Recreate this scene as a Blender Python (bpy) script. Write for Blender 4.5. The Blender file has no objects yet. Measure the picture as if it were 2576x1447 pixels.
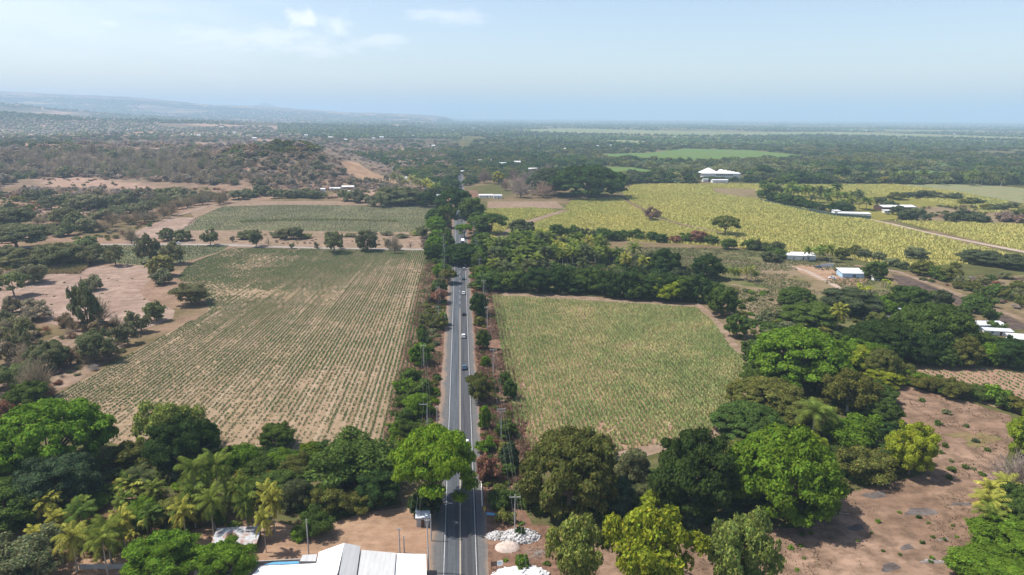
import bpy, math, random
import numpy as np
from mathutils import Vector, Matrix
from mathutils.geometry import tessellate_polygon
random.seed(7); RNG = np.random.default_rng(7)
SC = bpy.context.scene
COL = SC.collection
R = math.radians
# ---------------------------------------------------------------- camera
FPX = 1709.0; CX, CY = 1288.0, 723.5           # focal length and centre in photo units (2576 wide)
HC = 95.0; CAM = Vector((1.1, 0.0, HC))
TH = math.atan((CY - 293) / FPX); YAW = math.atan(130 / FPX); ROLL = R(.35)
Fv = Vector((math.sin(YAW)*math.cos(TH), math.cos(YAW)*math.cos(TH), -math.sin(TH)))
Rv0 = Vector((math.cos(YAW), -math.sin(YAW), 0)); Uv0 = Rv0.cross(Fv)
Rv = Rv0*math.cos(ROLL) + Uv0*math.sin(ROLL); Uv = -Rv0*math.sin(ROLL) + Uv0*math.cos(ROLL)
cd = bpy.data.cameras.new("camera"); cam = bpy.data.objects.new("camera", cd); COL.objects.link(cam)
m = Matrix.Identity(4)
for i in range(3): m[i][0], m[i][1], m[i][2], m[i][3] = Rv[i], Uv[i], -Fv[i], CAM[i]
cam.matrix_world = m
cd.sensor_width = 36; cd.lens = 36*FPX/2576; cd.clip_start = 1; cd.clip_end = 200000
SC.camera = cam
# ---------------------------------------------------------------- world and sun
SUN_EL, SUN_AZ = R(60), R(171)                 # azimuth counter-clockwise from +X
W = bpy.data.worlds.new("World"); SC.world = W; W.use_nodes = True
nt = W.node_tree; N = nt.nodes; L = nt.links
bg = N["Background"]
sky = N.new("ShaderNodeTexSky"); sky.sky_type = 'NISHITA'; sky.sun_disc = False
sky.sun_elevation = SUN_EL; sky.sun_rotation = R(90) - SUN_AZ
sky.altitude = 100; sky.air_density = 1.0; sky.dust_density = 1.2; sky.ozone_density = 2.4
bg.inputs[1].default_value = 0.15
def wnode(t, **k):
    n = N.new(t)
    for a, b in k.items(): setattr(n, a, b)
    return n
tc = wnode("ShaderNodeTexCoord")
def dirpix(x, y): return (Fv + Rv*((x-CX)/FPX) + Uv*((CY-y)/FPX)).normalized()
def cloud(x, y, sx, sy, dens, nsc=26, st=2.0):                 # a soft cloud in the sky around a direction
    d = dirpix(x, y); r = d.cross(Vector((0, 0, 1))).normalized(); u = r.cross(d)
    out = None
    comp = []
    for v, s in ((r, sx), (u, sy)):
        dp = wnode("ShaderNodeVectorMath", operation='DOT_PRODUCT'); L.new(tc.outputs['Generated'], dp.inputs[0]); dp.inputs[1].default_value = v/s
        comp.append(dp)
    cb = wnode("ShaderNodeCombineXYZ"); L.new(comp[0].outputs['Value'], cb.inputs[0]); L.new(comp[1].outputs['Value'], cb.inputs[1])
    ln = wnode("ShaderNodeVectorMath", operation='LENGTH'); L.new(cb.outputs[0], ln.inputs[0])
    mp = wnode("ShaderNodeMapping"); mp.inputs['Scale'].default_value = (1, 1, st); L.new(tc.outputs['Generated'], mp.inputs[0])
    ns = wnode("ShaderNodeTexNoise"); ns.inputs['Scale'].default_value = nsc; ns.inputs['Detail'].default_value = 7; ns.inputs['Roughness'].default_value = .58
    L.new(mp.outputs[0], ns.inputs[0])
    # density = noise - length
    a = wnode("ShaderNodeMath", operation='MULTIPLY_ADD'); L.new(ns.outputs[0], a.inputs[0]); a.inputs[1].default_value = 2.2; a.inputs[2].default_value = -.35
    s = wnode("ShaderNodeMath", operation='SUBTRACT'); L.new(a.outputs[0], s.inputs[0]); L.new(ln.outputs['Value'], s.inputs[1])
    mr = wnode("ShaderNodeMapRange", interpolation_type='SMOOTHSTEP'); L.new(s.outputs[0], mr.inputs[0])
    mr.inputs[1].default_value = -.25; mr.inputs[2].default_value = .75; mr.inputs[3].default_value = 0; mr.inputs[4].default_value = dens
    return mr.outputs[0]
CLOUDS = [(764, 50, .036, .018, .38, 55, 1.5), (846, 66, .028, .022, .26, 45, 1.5), (680, 96, .11, .022, .24, 30, 2.5), (1130, 42, .075, .014, .24, 18, 4), (320, 80, .30, .07, .09, 12, 4), (60, 15, .26, .05, .14, 10, 4), (800, 125, .08, .014, .2, 30, 3), (955, 105, .05, .014, .2, 30, 3), (540, 95, .09, .02, .2, 26, 3), (270, 58, .03, .008, .22, 40, 2)]
acc = None
for c in CLOUDS:
    o = cloud(*c)
    if acc is None: acc = o
    else:
        mx = wnode("ShaderNodeMath", operation='MAXIMUM'); L.new(acc, mx.inputs[0]); L.new(o, mx.inputs[1]); acc = mx.outputs[0]
mix = wnode("ShaderNodeMixRGB"); L.new(acc, mix.inputs[0]); L.new(sky.outputs[0], mix.inputs[1]); mix.inputs[2].default_value = (8.6, 8.8, 9.4, 1)
tin = wnode("ShaderNodeMixRGB", blend_type='MULTIPLY'); tin.inputs[0].default_value = 1; L.new(mix.outputs[0], tin.inputs[1]); tin.inputs[2].default_value = (.90, .81, .76, 1)
L.new(tin.outputs[0], bg.inputs[0])
sd = bpy.data.lights.new("sun", 'SUN'); sd.energy = 4.2; sd.angle = R(.55); sd.color = (1, .95, .87)
so = bpy.data.objects.new("sun", sd); COL.objects.link(so)
sdir = Vector((math.cos(SUN_EL)*math.cos(SUN_AZ), math.cos(SUN_EL)*math.sin(SUN_AZ), math.sin(SUN_EL)))
so.rotation_euler = (-sdir).to_track_quat('-Z', 'Y').to_euler(); so.location = (0, 0, 300)
SC.view_settings.view_transform = 'Standard'; SC.view_settings.look = 'None'; SC.view_settings.exposure = 0.66; SC.view_settings.gamma = 1
SC.cycles.max_bounces = 4; SC.cycles.diffuse_bounces = 2; SC.cycles.glossy_bounces = 1; SC.cycles.transmission_bounces = 2; SC.cycles.volume_bounces = 2; SC.cycles.transparent_max_bounces = 4
HAZE = 1.25e-4
SC.cycles.use_denoising = True; SC.cycles.caustics_reflective = False; SC.cycles.caustics_refractive = False

# ---------------------------------------------------------------- maths: terrain, picture units -> place
def hsh(ix, iy, seed):
    n = (ix.astype(np.int64)*374761393 + iy.astype(np.int64)*668265263 + seed*1274126177) & 0xffffffff
    n = ((n ^ (n >> 13))*1274126177) & 0xffffffff
    return ((n ^ (n >> 16)) & 0xffff)/65535.0
def vnoise(x, y, seed=0):
    x = np.asarray(x, float); y = np.asarray(y, float)
    ix = np.floor(x); iy = np.floor(y); fx = x-ix; fy = y-iy
    fx = fx*fx*(3-2*fx); fy = fy*fy*(3-2*fy)
    a = hsh(ix, iy, seed); b = hsh(ix+1, iy, seed); c = hsh(ix, iy+1, seed); d = hsh(ix+1, iy+1, seed)
    return (a*(1-fx)+b*fx)*(1-fy) + (c*(1-fx)+d*fx)*fy
def fbm(x, y, s, seed=0, o=4):
    t = 0; a = .5; k = 0
    for i in range(o): t = t + a*vnoise(x/s, y/s, seed+i*17); k += a; a *= .5; s = s/2.03
    return t/k
def sstep(a, b, x): t = np.clip((x-a)/(b-a), 0, 1); return t*t*(3-2*t)
def col_at(x, depth, h):                       # a place under picture column x at a given depth, and the height there
    d = Fv + Rv*((x-CX)/FPX)
    k = depth
    return (CAM.x + d.x*k, d.y*k, h)
def ridge_pts(spec, hb=0):                     # spec: (column, skyline row, depth)
    out = []
    for x, y, Z in spec:
        hor = 293 + .0062*(x-1288)
        px, py, _ = col_at(x, Z, 0)
        out.append((px, py, HC + (hor-y)/FPX*Z*1.03))
    return out
RIDGES = [
    (ridge_pts([(-700, 215, 11000), (0, 239, 11500), (300, 250, 12000), (600, 270, 12500), (850, 285, 13000), (1060, 296, 13500), (1150, 300, 14000)]), 1900),
    (ridge_pts([(-600, 235, 6000), (0, 264, 6300), (120, 275, 6500), (250, 290, 6800), (420, 303, 7000)]), 800),
    (ridge_pts([(-500, 262, 3700), (0, 284, 3900), (120, 292, 4000), (330, 303, 4200), (560, 309, 4500), (800, 316, 5000), (1000, 323, 5200)]), 420),
]
VOLX, VOLY, _ = col_at(704, 19000, 0)          # faint volcano on the horizon
MOUNDS = []                                    # (x, y, sx, sy, h), filled below
def terrain(X, Y):
    X = np.asarray(X, float); Y = np.asarray(Y, float); z = np.zeros(np.broadcast(X, Y).shape)
    for pts, w in RIDGES:
        best = np.zeros_like(z)
        for (x0, y0, h0), (x1, y1, h1) in zip(pts, pts[1:]):
            dx, dy = x1-x0, y1-y0; t = np.clip(((X-x0)*dx+(Y-y0)*dy)/(dx*dx+dy*dy), 0, 1)
            d2 = (X-x0-t*dx)**2 + (Y-y0-t*dy)**2
            best = np.maximum(best, (h0+(h1-h0)*t)*np.exp(-d2/(2*w*w)))
        z = z + best
    z = z*(.93 + .14*fbm(X, Y, 700., 5, 3))
    for x, y, sx, sy, h in MOUNDS:
        z = z + h*np.exp(-((X-x)/sx)**2/2-((Y-y)/sy)**2/2)
    # rolling ground to the left, far from the fields
    w = sstep(-150, -500, X)*sstep(950, 1500, Y)
    z = z + w*30*fbm(X, Y, 420., 3, 4)
    z = z*sstep(-60, -260, X) * sstep(620, 900, Y+0*X)
    return z + 490*np.exp(-np.sqrt(((X-VOLX)/620)**2+((Y-VOLY)/620)**2+.05))
def G(x, y, h=0.0):
    """ground point seen at photo position x, y"""
    d = Fv + Rv*((x-CX)/FPX) + Uv*((CY-y)/FPX)
    t = np.geomspace(60, 60000, 1400)
    X = CAM.x+d.x*t; Y = d.y*t; Z = HC+d.z*t
    below = Z <= terrain(X, Y)+h
    if not below.any(): i = len(t)-1; return Vector((X[i], Y[i], 0))
    i = int(np.argmax(below)); a, b = t[max(i-1, 0)], t[i]
    for _ in range(22):
        c = .5*(a+b)
        if HC+d.z*c <= float(terrain(np.array([CAM.x+d.x*c]), np.array([d.y*c]))[0])+h: b = c
        else: a = c
    return Vector((CAM.x+d.x*b, d.y*b, HC+d.z*b))
def proj(X, Y, Z):
    vx, vy, vz = np.asarray(X)-CAM.x, np.asarray(Y), np.asarray(Z)-HC
    dz = vx*Fv.x+vy*Fv.y+vz*Fv.z
    return CX+FPX*(vx*Rv.x+vy*Rv.y+vz*Rv.z)/dz, CY-FPX*(vx*Uv.x+vy*Uv.y+vz*Uv.z)/dz, dz
# hill with the sandy scar, and low rises of the dry woodland
def mound(xd, yd, sxm, sym, h):
    d = Fv + Rv*((xd-CX)/FPX) + Uv*((CY-yd)/FPX); t = HC/-d.z
    MOUNDS.append((CAM.x+d.x*t, d.y*t, sxm, sym, h))
mound(745, 446, 95, 90, 40); mound(900, 458, 50, 60, 16); mound(640, 440, 90, 80, 16)
mound(60, 400, 260, 200, 13); mound(350, 400, 200, 160, 5); mound(-150, 430, 200, 160, 14)
def inpoly(px, py, poly):
    px = np.asarray(px, float); py = np.asarray(py, float); r = np.zeros(px.shape, bool)
    for (x0, y0), (x1, y1) in zip(poly, poly[1:]+poly[:1]):
        if y0 == y1: continue
        c = ((y0 > py) != (y1 > py)) & (px < (x1-x0)*(py-y0)/(y1-y0)+x0)
        r ^= c
    return r

# ---------------------------------------------------------------- materials
def mat(name, build):
    M = bpy.data.materials.new(name); M.use_nodes = True
    t = M.node_tree; t.nodes.clear(); o = t.nodes.new("ShaderNodeOutputMaterial")
    class B: pass
    b = B(); b.t = t
    def n(ty, **k):
        q = t.nodes.new(ty)
        ins = k.pop('ins', {})
        for a, v in k.items(): setattr(q, a, v)
        for a, v in ins.items():
            if isinstance(v, bpy.types.NodeSocket): t.links.new(v, q.inputs[a])
            else: q.inputs[a].default_value = v
        return q
    b.n = n; b.out = o
    s = build(b); t.links.new(s, o.inputs[0])
    return M
def c4(c): return (c[0], c[1], c[2], 1)
def S(r, g, b):                                # 0-255 display colour of the sunlit surface -> albedo
    f = lambda v: .56* (v/255/12.92 if v/255 <= .04045 else ((v/255+.055)/1.055)**2.4)
    return (f(r), f(g), f(b))
def leaf_build(tr=.25):
    def bld(b):
        oi = b.n("ShaderNodeObjectInfo"); at = b.n("ShaderNodeAttribute", attribute_name="col")
        mx = b.n("ShaderNodeMixRGB", blend_type='MULTIPLY', ins={0: 1.0, 1: oi.outputs['Color'], 2: at.outputs['Color']})
        d = b.n("ShaderNodeBsdfDiffuse", ins={0: mx.outputs[0]})
        if tr <= 0: return d.outputs[0]
        tl = b.n("ShaderNodeBsdfTranslucent", ins={0: mx.outputs[0]})
        return b.n("ShaderNodeMixShader", ins={0: tr, 1: d.outputs[0], 2: tl.outputs[0]}).outputs[0]
    return bld
M_LEAF = mat("foliage", leaf_build(.36)); M_TUFT = mat("field_plants", leaf_build(.2))
def plain(name, c, rough=.8, var=.25, sc=3.0, metal=0, stain=None):
    def bld(b):
        g = b.n("ShaderNodeNewGeometry")
        ns = b.n("ShaderNodeTexNoise", ins={0: g.outputs['Position'], 'Scale': sc, 'Detail': 5.0})
        rp = b.n("ShaderNodeMapRange", ins={0: ns.outputs[0], 1: .3, 2: .7, 3: 1-var, 4: 1+var*.6})
        m1 = b.n("ShaderNodeMixRGB", blend_type='MULTIPLY', ins={0: 1.0, 1: c4(c)}); b.t.links.new(rp.outputs[0], m1.inputs[2])
        o = m1.outputs[0]
        if stain:
            n2 = b.n("ShaderNodeTexNoise", ins={0: g.outputs['Position'], 'Scale': sc*.35, 'Detail': 6.0, 'Roughness': .7})
            r2 = b.n("ShaderNodeMapRange", ins={0: n2.outputs[0], 1: .48, 2: .62, 3: 0., 4: 1.})
            o = b.n("ShaderNodeMixRGB", ins={0: r2.outputs[0], 1: o, 2: c4(stain)}).outputs[0]
        return b.n("ShaderNodeBsdfPrincipled", ins={'Base Color': o, 'Roughness': rough, 'Metallic': metal}).outputs[0]
    return mat(name, bld)
M_BARK = plain("bark", (.17, .13, .10), .9, .3, 2); M_BARKP = plain("pale_bark", (.42, .38, .33), .9, .3, 2)
def roofing(name, c, dirt):
    def bld(b):
        g = b.n("ShaderNodeNewGeometry"); P = g.outputs['Position']; sx = b.n("ShaderNodeSeparateXYZ", ins={0: P})
        w = b.n("ShaderNodeMath", operation='FRACT'); m0 = b.n("ShaderNodeMath", operation='MULTIPLY', ins={0: sx.outputs[0], 1: .95}); b.t.links.new(m0.outputs[0], w.inputs[0])
        ln = b.n("ShaderNodeMath", operation='LESS_THAN', ins={0: w.outputs[0], 1: .09})
        mp = b.n("ShaderNodeMapping", ins={0: P, 'Scale': (1.1, .15, 1)}); n1 = b.n("ShaderNodeTexNoise", ins={0: mp.outputs[0], 'Scale': 1.0, 'Detail': 8.0, 'Roughness': .7})
        r = b.n("ShaderNodeMapRange", ins={0: n1.outputs[0], 1: .45, 2: .75, 3: 0., 4: .55})
        m1 = b.n("ShaderNodeMixRGB", ins={0: r.outputs[0], 1: c4(c), 2: c4(dirt)}); q = b.n("ShaderNodeMath", operation='MULTIPLY', ins={0: ln.outputs[0], 1: .35})
        m2 = b.n("ShaderNodeMixRGB", ins={0: q.outputs[0], 1: m1.outputs[0], 2: c4(dirt)})
        return b.n("ShaderNodeBsdfPrincipled", ins={'Base Color': m2.outputs[0], 'Roughness': .5}).outputs[0]
    return mat(name, bld)
M_WHITE = roofing("white_sheet_metal", (.72, .72, .71), (.40, .385, .36)); M_CONC = plain("concrete", (.38, .37, .35), .9, .2, 1)
M_GREYROOF = roofing("grey_fibre_cement", (.47, .47, .46), (.28, .27, .26)); M_POLE = plain("grey_pole", (.42, .41, .39), .8, .15, 2)
M_WALLW = plain("white_paint", (.72, .71, .68), .8, .1, 1); M_WALLB = plain("pale_blue_paint", (.38, .55, .68), .8, .1, 1)
M_RUST = plain("rusty_tin", (.42, .43, .44), .6, .2, 1.2, stain=(.25, .11, .07)); M_TIN = plain("tin_roof", (.62, .66, .70), .45, .15, 1, stain=(.45, .47, .48))
M_DARK = plain("dark_opening", (.03, .03, .03), .7, .1); M_GLASS = plain("dark_window_glass", (.02, .025, .03), .12, .05)
M_TYRE = plain("black_rubber", (.02, .02, .02), .8, .1); M_WIRE = plain("cable", (.12, .12, .12), .6, .1)
M_ORANGE = plain("terracotta_roof", (.42, .17, .08), .8, .2, 1); M_BLUE = plain("blue_plastic", (.10, .32, .50), .5, .2, 2)
M_ROCK = plain("white_rubble_stone", (.52, .505, .49), .95, .4, 1.8, stain=(.30, .28, .26)); M_ROCKP = plain("pinkish_gravel_heap", (.50, .40, .34), .95, .2, 1.5)
M_BROWN = plain("brown_painted_board", (.09, .045, .03), .6, .1); M_NET = plain("dark_shade_net", (.035, .06, .05), .9, .2, 1)
M_YEL = plain("yellow_road_paint", (.50, .42, .32), .7, .2, 2); M_LINE = plain("white_road_paint", (.45, .45, .44), .7, .25, 2)
M_RED = plain("red_light_cover", (.4, .02, .02), .4, .05)
def paint(name, c): return plain(name, c, .3, .03, .5)
CARP = {k: paint(k+"_car_paint", v) for k, v in dict(white=(.75, .75, .75), silver=(.38, .39, .40), teal=(.03, .085, .10), dark=(.025, .03, .035), blue=(.045, .10, .16)).items()}

def soil_build(c1, c2, c3, s1=.02, s2=.25, row=None, green=None, amt=.5, swirl=False, dry=None):
    """two earths mottled at two scales, dry specks, optional plough lines"""
    def bld(b):
        g = b.n("ShaderNodeNewGeometry"); P = g.outputs['Position']
        n1 = b.n("ShaderNodeTexNoise", ins={0: P, 'Scale': s1, 'Detail': 6.0, 'Roughness': .6})
        n2 = b.n("ShaderNodeTexNoise", ins={0: P, 'Scale': s2, 'Detail': 8.0, 'Roughness': .7})
        r1 = b.n("ShaderNodeMapRange", ins={0: n1.outputs[0], 1: .38, 2: .62, 3: 0., 4: 1.})
        r2 = b.n("ShaderNodeMapRange", ins={0: n2.outputs[0], 1: .42, 2: .60, 3: 0., 4: 1.})
        a = b.n("ShaderNodeMixRGB", ins={0: r1.outputs[0], 1: c4(c1), 2: c4(c2)})
        k = b.n("ShaderNodeMath", operation='MULTIPLY', ins={0: r2.outputs[0], 1: amt})
        a = b.n("ShaderNodeMixRGB", ins={0: k.outputs[0], 1: a.outputs[0], 2: c4(c3)})
        mps = b.n("ShaderNodeMapping", ins={0: P, 'Rotation': (0, 0, .9), 'Scale': (.05, .32, 1)})
        n5 = b.n("ShaderNodeTexNoise", ins={0: mps.outputs[0], 'Scale': 1.0, 'Detail': 8.0, 'Roughness': .72, 'Distortion': .8})
        r5 = b.n("ShaderNodeMapRange", ins={0: n5.outputs[0], 1: .36, 2: .64, 3: .80, 4: 1.14})
        a = b.n("ShaderNodeMixRGB", blend_type='MULTIPLY', ins={0: 1.0, 1: a.outputs[0]}); b.t.links.new(r5.outputs[0], a.inputs[2])
        if green:
            gc, gs, lo, hi = green
            n3 = b.n("ShaderNodeTexNoise", ins={0: P, 'Scale': gs, 'Detail': 7.0, 'Roughness': .65})
            r3 = b.n("ShaderNodeMapRange", ins={0: n3.outputs[0], 1: lo, 2: hi, 3: 0., 4: 1.})
            a = b.n("ShaderNodeMixRGB", ins={0: r3.outputs[0], 1: a.outputs[0], 2: c4(gc)})
        if row:                                # row = (x edge, fan factor k, y ref, spacing, colour, strength)
            xe, kk, yr, sp, rc, st = row
            sx = b.n("ShaderNodeSeparateXYZ", ins={0: P})
            d = b.n("ShaderNodeMath", operation='MULTIPLY_ADD', ins={0: sx.outputs[1], 1: -kk, 2: 1+kk*yr})
            u = b.n("ShaderNodeMath", operation='SUBTRACT', ins={0: sx.outputs[0], 1: xe})
            s = b.n("ShaderNodeMath", operation='DIVIDE', ins={0: u.outputs[0], 1: d.outputs[0]})
            wv = b.n("ShaderNodeMath", operation='MULTIPLY', ins={0: s.outputs[0], 1: 2*math.pi/sp})
            sn = b.n("ShaderNodeMath", operation='SINE', ins={0: wv.outputs[0]})
            cb = b.n("ShaderNodeCombineXYZ", ins={0: s.outputs[0]})
            ny = b.n("ShaderNodeMath", operation='MULTIPLY', ins={0: sx.outputs[1], 1: .02}); b.t.links.new(ny.outputs[0], cb.inputs[1])
            n4 = b.n("ShaderNodeTexNoise", ins={0: cb.outputs[0], 'Scale': .35, 'Detail': 6.0, 'Roughness': .75})
            m4 = b.n("ShaderNodeMapRange", ins={0: n4.outputs[0], 1: .40, 2: .66, 3: 0., 4: 1.})
            m5 = b.n("ShaderNodeMapRange", ins={0: sn.outputs[0], 1: -.2, 2: .9, 3: 0., 4: 1.})
            ad = b.n("ShaderNodeMath", operation='MULTIPLY_ADD', ins={0: m5.outputs[0], 1: .45, 2: 0.}); b.t.links.new(m4.outputs[0], ad.inputs[2])
            ml = b.n("ShaderNodeMath", operation='MULTIPLY', use_clamp=True, ins={0: ad.outputs[0], 1: st})
            a = b.n("ShaderNodeMixRGB", ins={0: ml.outputs[0], 1: a.outputs[0], 2: c4(rc)})
        bs = b.n("ShaderNodeBump", ins={'Strength': .6, 'Distance': .35, 'Height': n2.outputs[0]})
        return b.n("ShaderNodeBsdfDiffuse", ins={0: a.outputs[0], 'Normal': bs.outputs[0]}).outputs[0]
    return bld
XE_A, K_A, Y_A, SP_A = -24.0, .00075, 190.0, 1.7
C_PINK = S(196, 164, 146); C_TAN = S(186, 158, 132); C_PALE = S(214, 192, 174); C_BRN = S(140, 108, 90); C_RED = S(168, 128, 108)
C_DRYG = S(150, 136, 100); C_GRN = S(92, 104, 62)
M_FIELDA = mat("ploughed_soil", soil_build(S(186, 156, 128), S(174, 150, 118), S(150, 130, 98), .03, .9, row=(XE_A, K_A, Y_A, SP_A*2, S(206, 182, 154), .6), amt=.7))
M_FIELDB = mat("cane_field_soil", soil_build(S(196, 156, 134), S(184, 148, 122), S(150, 124, 98), .03, .9, row=(0, 0, 0, 1.5, S(208, 176, 152), .4), amt=.6))
M_BARE = mat("bare_pinkish_earth", soil_build(S(190, 164, 144), S(174, 150, 126), S(146, 124, 102), .02, .22, amt=.8))
M_SWIRL = mat("tilled_pale_earth", soil_build(S(204, 178, 160), S(186, 158, 142), S(158, 134, 118), .03, .18, amt=.8))
M_NEARBARE = mat("reddish_dry_pasture", soil_build(S(192, 160, 136), S(168, 137, 114), S(126, 104, 86), .03, .22, green=(S(120, 118, 70), .018, .62, .70), amt=.8))
M_YARD = mat("sandy_yard", soil_build(S(206, 172, 142), S(194, 158, 130), S(164, 130, 106), .05, .4, amt=.5))
M_GRASS = mat("grassland", soil_build(S(138, 134, 92), S(118, 122, 74), S(158, 140, 110), .015, .12, green=(S(92, 108, 56), .02, .5, .66), amt=.6))
M_TANGRASS = mat("dry_grass", soil_build(S(172, 150, 124), S(158, 140, 108), S(134, 122, 86), .02, .15, green=(S(118, 122, 70), .025, .56, .70), amt=.6))
M_YFIELD = mat("cane_field_floor", soil_build(S(166, 156, 84), S(150, 148, 80), S(128, 126, 62), .01, .1, amt=.6))
M_GFIELD = mat("green_field_floor", soil_build(S(120, 150, 88), S(130, 148, 84), S(104, 130, 70), .004, .05, amt=.5))
M_SMALLG = mat("young_crop_floor", soil_build(S(160, 150, 118), S(140, 142, 104), S(120, 130, 90), .03, .3, amt=.6))
M_BURNT = mat("burnt_field_ash", soil_build(S(104, 92, 86), S(86, 76, 72), S(144, 122, 108), .03, .2, amt=.6))
M_PATH = mat("pale_dirt_track", soil_build(S(220, 198, 180), S(208, 186, 168), S(190, 166, 148), .05, .4, amt=.5))
M_CTRACK = mat("grey_dirt_track", soil_build(S(202, 190, 180), S(192, 180, 170), S(176, 160, 148), .05, .4, amt=.5))
M_VERGE = mat("dry_verge", soil_build(S(176, 140, 118), S(152, 118, 98), S(120, 94, 78), .08, .5, amt=.8))
M_ASH = mat("ash_patch", soil_build(S(116, 104, 100), S(150, 142, 138), S(90, 80, 76), .3, 1.2, amt=.6))
def asphalt(b):
    g = b.n("ShaderNodeNewGeometry"); P = g.outputs['Position']; sx = b.n("ShaderNodeSeparateXYZ", ins={0: P})
    mp = b.n("ShaderNodeMapping", ins={0: P, 'Scale': (1.2, .03, 1)})
    n1 = b.n("ShaderNodeTexNoise", ins={0: mp.outputs[0], 'Scale': 1.0, 'Detail': 6.0, 'Roughness': .65})
    n2 = b.n("ShaderNodeTexNoise", ins={0: P, 'Scale': .7, 'Detail': 8.0, 'Roughness': .7})
    a = b.n("ShaderNodeMapRange", ins={0: n1.outputs[0], 1: .35, 2: .65, 3: 0., 4: 1.})
    m1 = b.n("ShaderNodeMixRGB", ins={0: a.outputs[0], 1: c4((.028, .029, .032)), 2: c4((.066, .067, .072))})
    r = b.n("ShaderNodeMapRange", ins={0: n2.outputs[0], 1: .3, 2: .7, 3: .85, 4: 1.1})
    m2 = b.n("ShaderNodeMixRGB", blend_type='MULTIPLY', ins={0: 1.0, 1: m1.outputs[0]}); b.t.links.new(r.outputs[0], m2.inputs[2])
    # left lane is an older, paler and bluer surface
    lt = b.n("ShaderNodeMath", operation='LESS_THAN', ins={0: sx.outputs[0], 1: -.15})
    m3 = b.n("ShaderNodeMixRGB", blend_type='MULTIPLY', ins={0: lt.outputs[0], 1: m2.outputs[0], 2: c4((1.25, 1.36, 1.42))})
    return b.n("ShaderNodeBsdfPrincipled", ins={'Base Color': m3.outputs[0], 'Roughness': .85}).outputs[0]
M_ROAD = mat("asphalt", asphalt)
def shoulder(b):
    g = b.n("ShaderNodeNewGeometry"); P = g.outputs['Position']; sx = b.n("ShaderNodeSeparateXYZ", ins={0: P})
    n1 = b.n("ShaderNodeTexNoise", ins={0: P, 'Scale': .8, 'Detail': 8.0, 'Roughness': .7}); n2 = b.n("ShaderNodeTexNoise", ins={0: P, 'Scale': .13, 'Detail': 8.0, 'Roughness': .7})
    c = b.n("ShaderNodeMixRGB", ins={0: n1.outputs[0], 1: c4((.085, .083, .082)), 2: c4((.155, .15, .145))})
    ax = b.n("ShaderNodeMath", operation='ABSOLUTE', ins={0: sx.outputs[0]}); q = b.n("ShaderNodeMath", operation='MULTIPLY_ADD', ins={0: n2.outputs[0], 1: 4.5}); b.t.links.new(ax.outputs[0], q.inputs[2])
    r = b.n("ShaderNodeMapRange", ins={0: q.outputs[0], 1: 7.4, 2: 8.6, 3: 0., 4: .85})
    m2 = b.n("ShaderNodeMixRGB", ins={0: r.outputs[0], 1: c.outputs[0], 2: c4(S(178, 152, 132))})
    return b.n("ShaderNodeBsdfDiffuse", ins={0: m2.outputs[0]}).outputs[0]
M_SHOULD = mat("grey_shoulder", shoulder)

# ---------------------------------------------------------------- mesh helpers
def npmesh(name, V, FS, cols=None, mats=(), smooth=False):
    """V (n,3); FS list of (k,3) / (k,4) arrays; cols list of (k,3) arrays matching FS"""
    me = bpy.data.meshes.new(name)
    V = np.asarray(V, np.float32); FS = [np.asarray(f, np.int32) for f in FS if len(f)]
    me.vertices.add(len(V)); me.vertices.foreach_set("co", V.ravel())
    loops = np.concatenate([f.ravel() for f in FS]); sizes = np.concatenate([np.full(len(f), f.shape[1], np.int32) for f in FS])
    starts = np.concatenate([[0], np.cumsum(sizes)[:-1]]).astype(np.int32)
    me.loops.add(len(loops)); me.loops.foreach_set("vertex_index", loops)
    me.polygons.add(len(sizes)); me.polygons.foreach_set("loop_start", starts)
    try: me.polygons.foreach_set("loop_total", sizes)
    except Exception: pass
    if smooth: me.polygons.foreach_set("use_smooth", np.ones(len(sizes), bool))
    me.update(calc_edges=True)
    if cols is not None:
        c = np.concatenate([np.asarray(q, np.float32) for q in cols if len(q)])
        at = me.attributes.new("col", 'FLOAT_VECTOR', 'FACE'); at.data.foreach_set("vector", c.ravel())
    for q in mats: me.materials.append(q)
    return me
def link(name, me, parent=None, loc=None, label=None, cat=None, group=None, kind=None):
    o = bpy.data.objects.new(name, me); COL.objects.link(o)
    if parent is not None: o.parent = parent
    if loc is not None: o.location = loc
    tag(o, label, cat, group, kind)
    return o
def tag(o, label=None, cat=None, group=None, kind=None):
    if label: o['label'] = label
    if cat: o['category'] = cat
    if group: o['group'] = group
    if kind: o['kind'] = kind
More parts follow.
